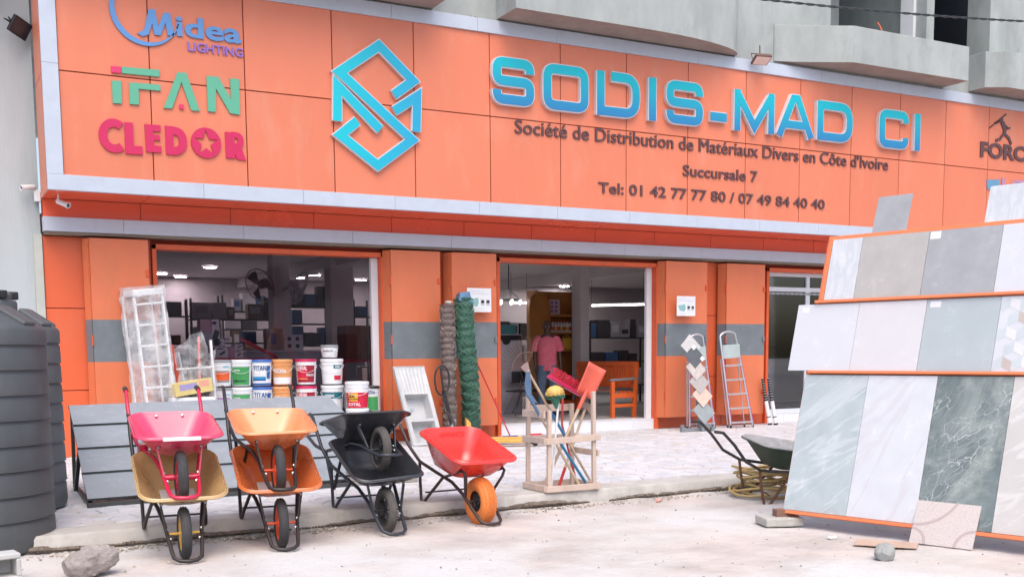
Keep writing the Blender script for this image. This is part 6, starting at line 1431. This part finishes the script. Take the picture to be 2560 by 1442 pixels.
# ---------------- orange shelf with bottles and jerrycans
def orange_shelf():
    Y=4.3; a=onY(1345,800,Y).x; b=onY(1452,800,Y).x; OW=simple('shelf_wood_orange',(.42,.17,.045),.5,var=.15); root=thing('bottle_shelf','orange wooden shelf of bottles behind the man in the doorway','shelf',((a+b)/2,Y,FZ))
    MB().box(a-.04,a,Y,Y+.4,FZ,2.75).build('side_panel',OW,root); MB().box(b,b+.05,Y,Y+.4,FZ,2.75).build('side_panel',OW,root); MB().box(a,b,Y+.38,Y+.4,FZ,2.75).build('back_panel',OW,root)
    zs=[onY(1400,y,Y).z for y in (976,874,830,786)]
    for z in zs: MB().box(a,b,Y,Y+.378,z-.035,z).build('shelf_board',OW,root)
    CB=[simple('bottle_white',(.55,.50,.50),.35),simple('bottle_red',(.45,.06,.05),.35),simple('bottle_yellow',(.60,.32,.04),.35)]
    z=zs[2]; n=14
    for k in range(n):
        x=a+.06+(b-a-.12)*k/(n-1); root2=thing('bottle','%s lubricant bottle from the left on the middle orange shelf'%['first','second','third','fourth','fifth','sixth','seventh','eighth','ninth','tenth','eleventh','twelfth','thirteenth','last'][k],'bottle',(x,Y+.1,z),None,'lubricant bottles on the orange shelf'); M_=Matrix.Translation((x,Y+.1,z+.001))
        MB().lathe([(.0001,0),(.030,0),(.032,.01),(.032,.15),(.018,.19),(.014,.20),(.014,.21),(.0001,.21)],12,M_).build('bottle_body',CB[0],root2,smooth=40); MB().lathe([(.016,.205),(.016,.235),(.0001,.235)],10,M_).build('cap',CB[1],root2,smooth=40); MB().lathe([(.0325,.04),(.0325,.11)],12,M_).build('label_band',CB[1] if k%2 else CB[2],root2)
    for i,(px,zz,lab) in enumerate(((1425,zs[1],'orange jerrycan on the shelf under the bottles'),(1405,zs[0],'yellow orange jerrycan low on the orange shelf'))):
        x=onY(px,900,Y).x; root2=thing('jerrycan',lab,'jerrycan',(x,Y+.14,zz),None,'jerrycans on the orange shelf'); m_=CB[2]; h=.36 if i==0 else .44
        if i==0: h=min(h,zs[2]-zz-.06)
        MB().box(x-.13,x+.13,Y+.04,Y+.26,zz+.001,zz+h*.82).build('can_body',m_,root2,bevel=.03); MB().tube([V((x-.08,Y+.15,zz+h*.80)),V((x-.06,Y+.15,zz+h*.98)),V((x+.05,Y+.15,zz+h*.98)),V((x+.08,Y+.15,zz+h*.8))],.018,8).build('handle',m_,root2,smooth=60); MB().tube([V((x+.09,Y+.15,zz+h*.8)),V((x+.09,Y+.15,zz+h*.92))],.022,10).build('cap',CB[1],root2,smooth=40)
    # carton with a pattern of purple pictures on the top board
    z=zs[3]; o=MB().box(-.28,.28,-.12,.12,0,.30).build('picture_carton',simple('carton_lilac',(.42,.34,.42),.5),bevel=.004); o.location=(onY(1372,770,Y).x,Y+.16,z+.001); tag(o,'pale carton with rows of mauve pictures on the top orange shelf','carton')
    for i in range(5):
        for j in range(3): MB().box(-.24+.1*i,-.17+.1*i,-.1215,-.1205,.04+.085*j,.10+.085*j).build('picture',simple('mauve_pic',(.22,.10,.20),.5),o,world=False)
    x=onY(1335,790,Y+.3).x; o=MB().loft([[V((x+r_*math.cos(t),Y+.05+.4*r_*math.sin(t),z)) for t in [k*.628 for k in range(10)]] for r_,z in ((.20,1.55),(.23,1.9),(.25,2.3),(.22,2.6),(.10,2.72))]).build('hanging_jacket',simple('jacket_ochre',(.36,.15,.03),.8),smooth=60); tag(o,'ochre work jacket hanging left of the bottle shelf','jacket')
orange_shelf()
def doorway_stuff():
    Y=4.0; q=lambda x,y: onY(x,y,Y); WH=BOXC[0]
    a=q(1248,945); b=q(1305,835); root=thing('washing_machine','pale washing machine with round dark door at the left of the doorway','appliance',(a.x,Y,FZ)); MB().box(a.x,b.x,Y,Y+.55,FZ,b.z).build('cabinet',WH,root,bevel=.01)
    c=q(1265,850); MB().tube([V((c.x,Y-.02,c.z)),V((c.x,Y-.001,c.z))],.09,24).build('porthole',MT['black'],root,smooth=30); MB().box(a.x+.02,b.x-.02,Y-.008,Y-.001,b.z-.12,b.z-.02).build('control_panel',MT['black'],root)
    o=MB().box(0,.36,0,.3,0,.18).build('teal_carton',simple('carton_teal',(.05,.22,.24),.5),bevel=.004); o.location=(q(1252,828).x,Y+.05,b.z+.001); tag(o,'teal carton on top of the washing machine','carton')
    for k,(px,Y2) in enumerate(((1298,3.4),(1318,3.6))):
        P=onZ(px,1030,FZ); P=onY(px,1000,Y2); x=P.x; root=thing('folding_chair','folding chair with thin metal legs '+('nearest the washing machine' if k==0 else 'just left of the man'),'chair',(x,Y2,FZ),None,'folding chairs'); S=MT['steel']
        MB().tube([(x-.2,Y2-.2,FZ),(x+.15,Y2+.2,FZ+.45),(x+.18,Y2+.28,FZ+.8)],.012,6).build('leg',S,root); MB().tube([(x+.2,Y2-.2,FZ),(x+.15,Y2+.2,FZ+.8)],.012,6).build('leg',S,root); MB().tube([(x-.2,Y2+.25,FZ),(x-.18,Y2-.15,FZ+.45)],.012,6).build('leg',S,root); MB().box(x-.2,x+.2,Y2-.2,Y2+.18,FZ+.44,FZ+.47).build('seat',MT['black'],root,bevel=.008); MB().box(x-.02,x+.2,Y2+.24,Y2+.27,FZ+.6,FZ+.82).build('backrest',MT['black'],root,bevel=.008)
    # chandelier
    c=onY(1272,750,5.0); root=thing('chandelier','lit ring chandelier with hanging lamps at the left of the doorway','lamp',c); MB().tube([c+V((0,0,.22)),V((c.x,c.y,3.3))],.01,6).build('rod',MT['black'],root)
    MB().tube([c+V((.26*math.cos(k*.3),.26*math.sin(k*.3),.0)) for k in range(21)],.012,6,closed=True).build('ring',MT['steel'],root)
    for k in range(7):
        a=2*math.pi*k/7; p=c+V((.26*math.cos(a),.26*math.sin(a),.0)); MB().tube([p,c+V((0,0,.22))],.005,5).build('strand',MT['steel'],root); MB().lathe([(.0001,-.09),(.022,-.075),(.028,-.04),(.015,0)],10,Matrix.Translation(p)).build('bulb',LED2,root,smooth=40)
doorway_stuff()
# ================================================================ the man in the doorway
def person():
    P=V((onY(1368,900,3.15).x,3.15,FZ)); th=math.atan2(CAM.x-P.x,-(CAM.y-P.y)); root=thing('person','man in a pink T-shirt and blue jeans standing inside the doorway','person',P,Matrix.Rotation(th+R(4),3,'Z'),parts_world=False)
    SK=simple('skin',(.075,.035,.025),.5,var=.1); SH=mat('pink_tshirt',(.66,.14,.19),.85,var=.15,scale=9,bump=.01,bscale=14,dirt=(.40,.07,.10),dirt_amt=.5,dscale=7); JN=mat('blue_jeans',(.10,.15,.22),.9,var=.25,scale=12,bump=.006,bscale=40)
    def ell(cx,cy,z,a,b,n=20,ph=0,rough=0): return [V((cx+a*math.cos(2*math.pi*k/n),cy+b*math.sin(2*math.pi*k/n)*(1.0 if math.sin(2*math.pi*k/n)<0 else .9),z+(0 if not rough else rough*math.sin(k*2.1)))) for k in range(n)]
    # body: one continuous skin surface
    J={'pel':(0,0,.95),'bel':(0,0,1.12),'che':(0,.01,1.32),'nb':(0,.015,1.475),'nk':(0,0,1.55),'hd':(0,-.012,1.635),'ht':(0,.0,1.735),
       'sl':(-.175,.01,1.435),'el':(-.235,.03,1.16),'wl':(-.225,-.04,.925),'hl':(-.222,-.055,.86),'sr':(.175,.01,1.435),'er':(.245,.03,1.17),'wr':(.255,-.02,.93),'hr':(.252,-.03,.865),
       'hil':(-.095,0,.90),'kl':(-.115,-.02,.49),'al':(-.125,.02,.085),'tl':(-.14,-.13,.035),'hir':(.095,0,.90),'kr':(.12,-.01,.49),'ar':(.14,.03,.085),'tr':(.165,-.12,.035)}
    rad={'pel':.125,'bel':.12,'che':.13,'nb':.075,'nk':.055,'hd':.088,'ht':.075,'sl':.062,'el':.041,'wl':.028,'hl':.032,'sr':.062,'er':.041,'wr':.028,'hr':.032,'hil':.085,'kl':.058,'al':.04,'tl':.036,'hir':.085,'kr':.058,'ar':.04,'tr':.036}
    E=[('pel','bel'),('bel','che'),('che','nb'),('nb','nk'),('nk','hd'),('hd','ht'),('nb','sl'),('sl','el'),('el','wl'),('wl','hl'),('nb','sr'),('sr','er'),('er','wr'),('wr','hr'),('pel','hil'),('hil','kl'),('kl','al'),('al','tl'),('pel','hir'),('hir','kr'),('kr','ar'),('ar','tr')]
    for s_,h in ((-1,'hl'),(1,'hr')):
        hp=J[h]
        for f,(dx,dy,L) in enumerate(((-.006,-.024,.072),(-.004,-.008,.082),(-.002,.008,.077),(.0,.022,.062))):
            b_=(hp[0]+dx*s_,hp[1]+dy,hp[2]-.03); m_=(b_[0]-.004*s_,b_[1]-.003,b_[2]-L*.5); e_=(b_[0]-.018*s_,b_[1]-.004,b_[2]-L)
            J[h+'f%da'%f]=b_;J[h+'f%db'%f]=m_;J[h+'f%dc'%f]=e_; rad[h+'f%da'%f]=.0095;rad[h+'f%db'%f]=.0088;rad[h+'f%dc'%f]=.0075; E+=[(h,h+'f%da'%f),(h+'f%da'%f,h+'f%db'%f),(h+'f%db'%f,h+'f%dc'%f)]
        J[h+'ta']=(hp[0]-.015*s_,hp[1]-.040,hp[2]+.005);J[h+'tb']=(hp[0]-.02*s_,hp[1]-.055,hp[2]-.045); rad[h+'ta']=.011;rad[h+'tb']=.0085; E+=[(h,h+'ta'),(h+'ta',h+'tb')]
    keys=list(J); me=bpy.data.meshes.new('body'); me.from_pydata([J[k] for k in keys],[(keys.index(a),keys.index(b)) for a,b in E],[]); ob=bpy.data.objects.new('body',me); COL.objects.link(ob); ob.parent=root
    sk=ob.modifiers.new('skin','SKIN'); sk.use_smooth_shade=True
    for i,k in enumerate(keys):
        sv=me.skin_vertices[0].data[i]; r_=rad[k]; sv.radius=(r_,r_*(.78 if k in('pel','bel','che') else 1)); sv.use_root=(k=='pel')
    ob.modifiers.new('sub','SUBSURF').levels=2; ob.modifiers['sub'].render_levels=2; me.materials.append(SK)
    bd=lambda mb,n,m_,**k: mb.build(n,m_,root,world=False,**k)
    # head shape over the skull: face, ears, hair
    hd=V((0,-.012,1.655)); loops=[]
    for z,a,b,dy in ((-.125,.03,.035,-.02),(-.105,.052,.062,-.016),(-.07,.066,.080,-.006),(-.02,.075,.092,0),(.03,.078,.098,.004),(.075,.070,.088,.006),(.105,.045,.06,.006),(.118,.012,.018,.006)): loops.append(ell(hd.x,hd.y+dy,hd.z+z,a,b))
    h=bd(MB().loft(loops),'head',SK,smooth=80)
    def sub(mb,n,m_,**k): return mb.build(n,m_,h,world=False,**k)
    sub(MB().loft([ell(0,hd.y-.100-d,hd.z+z,w,.012+d*.6,10) for z,w,d in ((.022,.009,0),(.0,.011,.008),(-.022,.019,.014),(-.03,.014,.006))]),'nose',SK,smooth=80)
    for s_ in (-1,1):
        sub(MB().lathe([(.0001,.012),(.008,.008),(.012,0),(.0001,0)],12,Matrix.Translation((s_*.032,hd.y-.083,hd.z+.012))@Matrix.Rotation(R(90),4,'X')),'eye',simple('eye_white',(.5,.47,.44),.3),smooth=60)
        sub(MB().lathe([(.0001,.0135),(.005,.011),(.006,.009)],10,Matrix.Translation((s_*.032,hd.y-.083,hd.z+.012))@Matrix.Rotation(R(90),4,'X')),'iris',MT['black'])
        sub(MB().loft([ell(s_*(.078+.006*k),hd.y+.012,hd.z-.002,.004,.022,10) for k in range(2)]),'ear',SK,smooth=80) ; sub(MB().bar((s_*.018,hd.y-.096,hd.z+.034),(s_*.05,hd.y-.083,hd.z+.034),.008,.006),'eyebrow',MT['black'])
        sub(MB().tube([(s_*.078,hd.y+.01,hd.z-.025),(s_*.09,hd.y+.018,hd.z+.0),(s_*.088,hd.y+.022,hd.z+.025),(s_*.077,hd.y+.012,hd.z+.022)],.007,6),'ear_rim',SK,smooth=80)
    sub(MB().tube([(-.024,hd.y-.086,hd.z-.058),(0,hd.y-.094,hd.z-.056),(.024,hd.y-.086,hd.z-.058)],.006,6),'lips',simple('lip',(.12,.045,.045),.4),smooth=80)
    loops=[ell(0,hd.y+.012+dy,hd.z+z,a,b) for z,a,b,dy in ((.045,.080,.094,.012),(.075,.075,.090,.008),(.105,.052,.066,.004),(.126,.014,.02,.004))]; sub(MB().loft(loops),'hair',simple('hair_black',(.012,.010,.010),.9,bump=.004,bscale=200),smooth=80)
    # T-shirt: torso and sleeves
    tor=[(.835,.185,.125,0),(.86,.187,.127,0),(1.0,.182,.125,0),(1.15,.185,.125,0),(1.30,.198,.132,.005),(1.40,.20,.122,.01),(1.455,.165,.095,.012),(1.49,.10,.078,.012),(1.505,.072,.068,.008)]
    loops=[]
    for z,a,b,dy in tor:
        lp=ell(0,dy,z,a,b,28); loops.append([p+V((noise.noise(p*9)*.012,noise.noise(p*9+V((5,5,5)))*.016,0)) if z<1.42 else p for p in lp])
    s0=MB().loft(loops,0,False,False); sh=bd(s0,'t_shirt',SH,smooth=80)
    for s_ in (-1,1):
        sub_=MB().tube([V((s_*.12,.012,1.44)),V((s_*.175,.012,1.425)),V((s_*.215,.015,1.35)),V((s_*.238,.02,1.255)),V((s_*.245,.022,1.205))],[.075,.080,.078,.076,.078],16,cap=False); sub_.build('sleeve',SH,sh,world=False,smooth=80)
    # jeans
    for s_ in (-1,1):
        k=J['kl'] if s_<0 else J['kr']; a_=J['al'] if s_<0 else J['ar']
        path=[V((s_*.075,.0,.93)),V((s_*.095,.0,.80)),V((s_*.105,-.01,.66)),V(k),V((k[0]*.5+a_[0]*.5,.01,.28)),V((a_[0],a_[1],.10)),V((a_[0],a_[1]-.005,.055))]
        bd(MB().tube(path,[.115,.112,.098,.080,.072,.070,.074],18),'jeans_leg',JN,smooth=80)
        t_=J['tl'] if s_<0 else J['tr']; bd(MB().loft([[V((t_[0]+(a_[0]-t_[0])*u+x*w,t_[1]+(a_[1]+.07-t_[1])*u,z)) for x,z in ((-1,.0),(1,.0),(1,.035),(.6,hh),(-.6,hh),(-1,.035))] for u,w,hh in ((-.18,.03,.05),(.1,.046,.06),(.5,.045,.075),(.85,.042,.10),(1.05,.034,.10))]),'shoe',MT['black'],bevel=.006)
    bd(MB().loft([ell(0,0,z,a,b) for z,a,b in ((.84,.172,.118),(.93,.175,.12),(.97,.172,.118))],0,True,False),'jeans_hip',JN,smooth=80)
person()
# ================================================================ out-of-view building, added across the street to darken the glass reflections
def across():
    root=thing('added_opposite_building','plain rendered building added across the street to darken the shop glass reflections','building',(10,-38,0)); W_=simple('far_render',(.34,.31,.28),.9,var=.15)
    MB().box(-18,42,-42,-38,0,7.5).build('wall',W_,root)
    for k in range(14):
        for z in (1.0,4.4): MB().box(-16+4.1*k,-14.2+4.1*k,-38,-37.96,z,z+1.6).build('window',MT['dark'],root)
    MB().box(-18.4,42.4,-42.3,-37.2,7.5,7.8).build('roof',simple('far_roof',(.20,.12,.10),.9),root)
across()
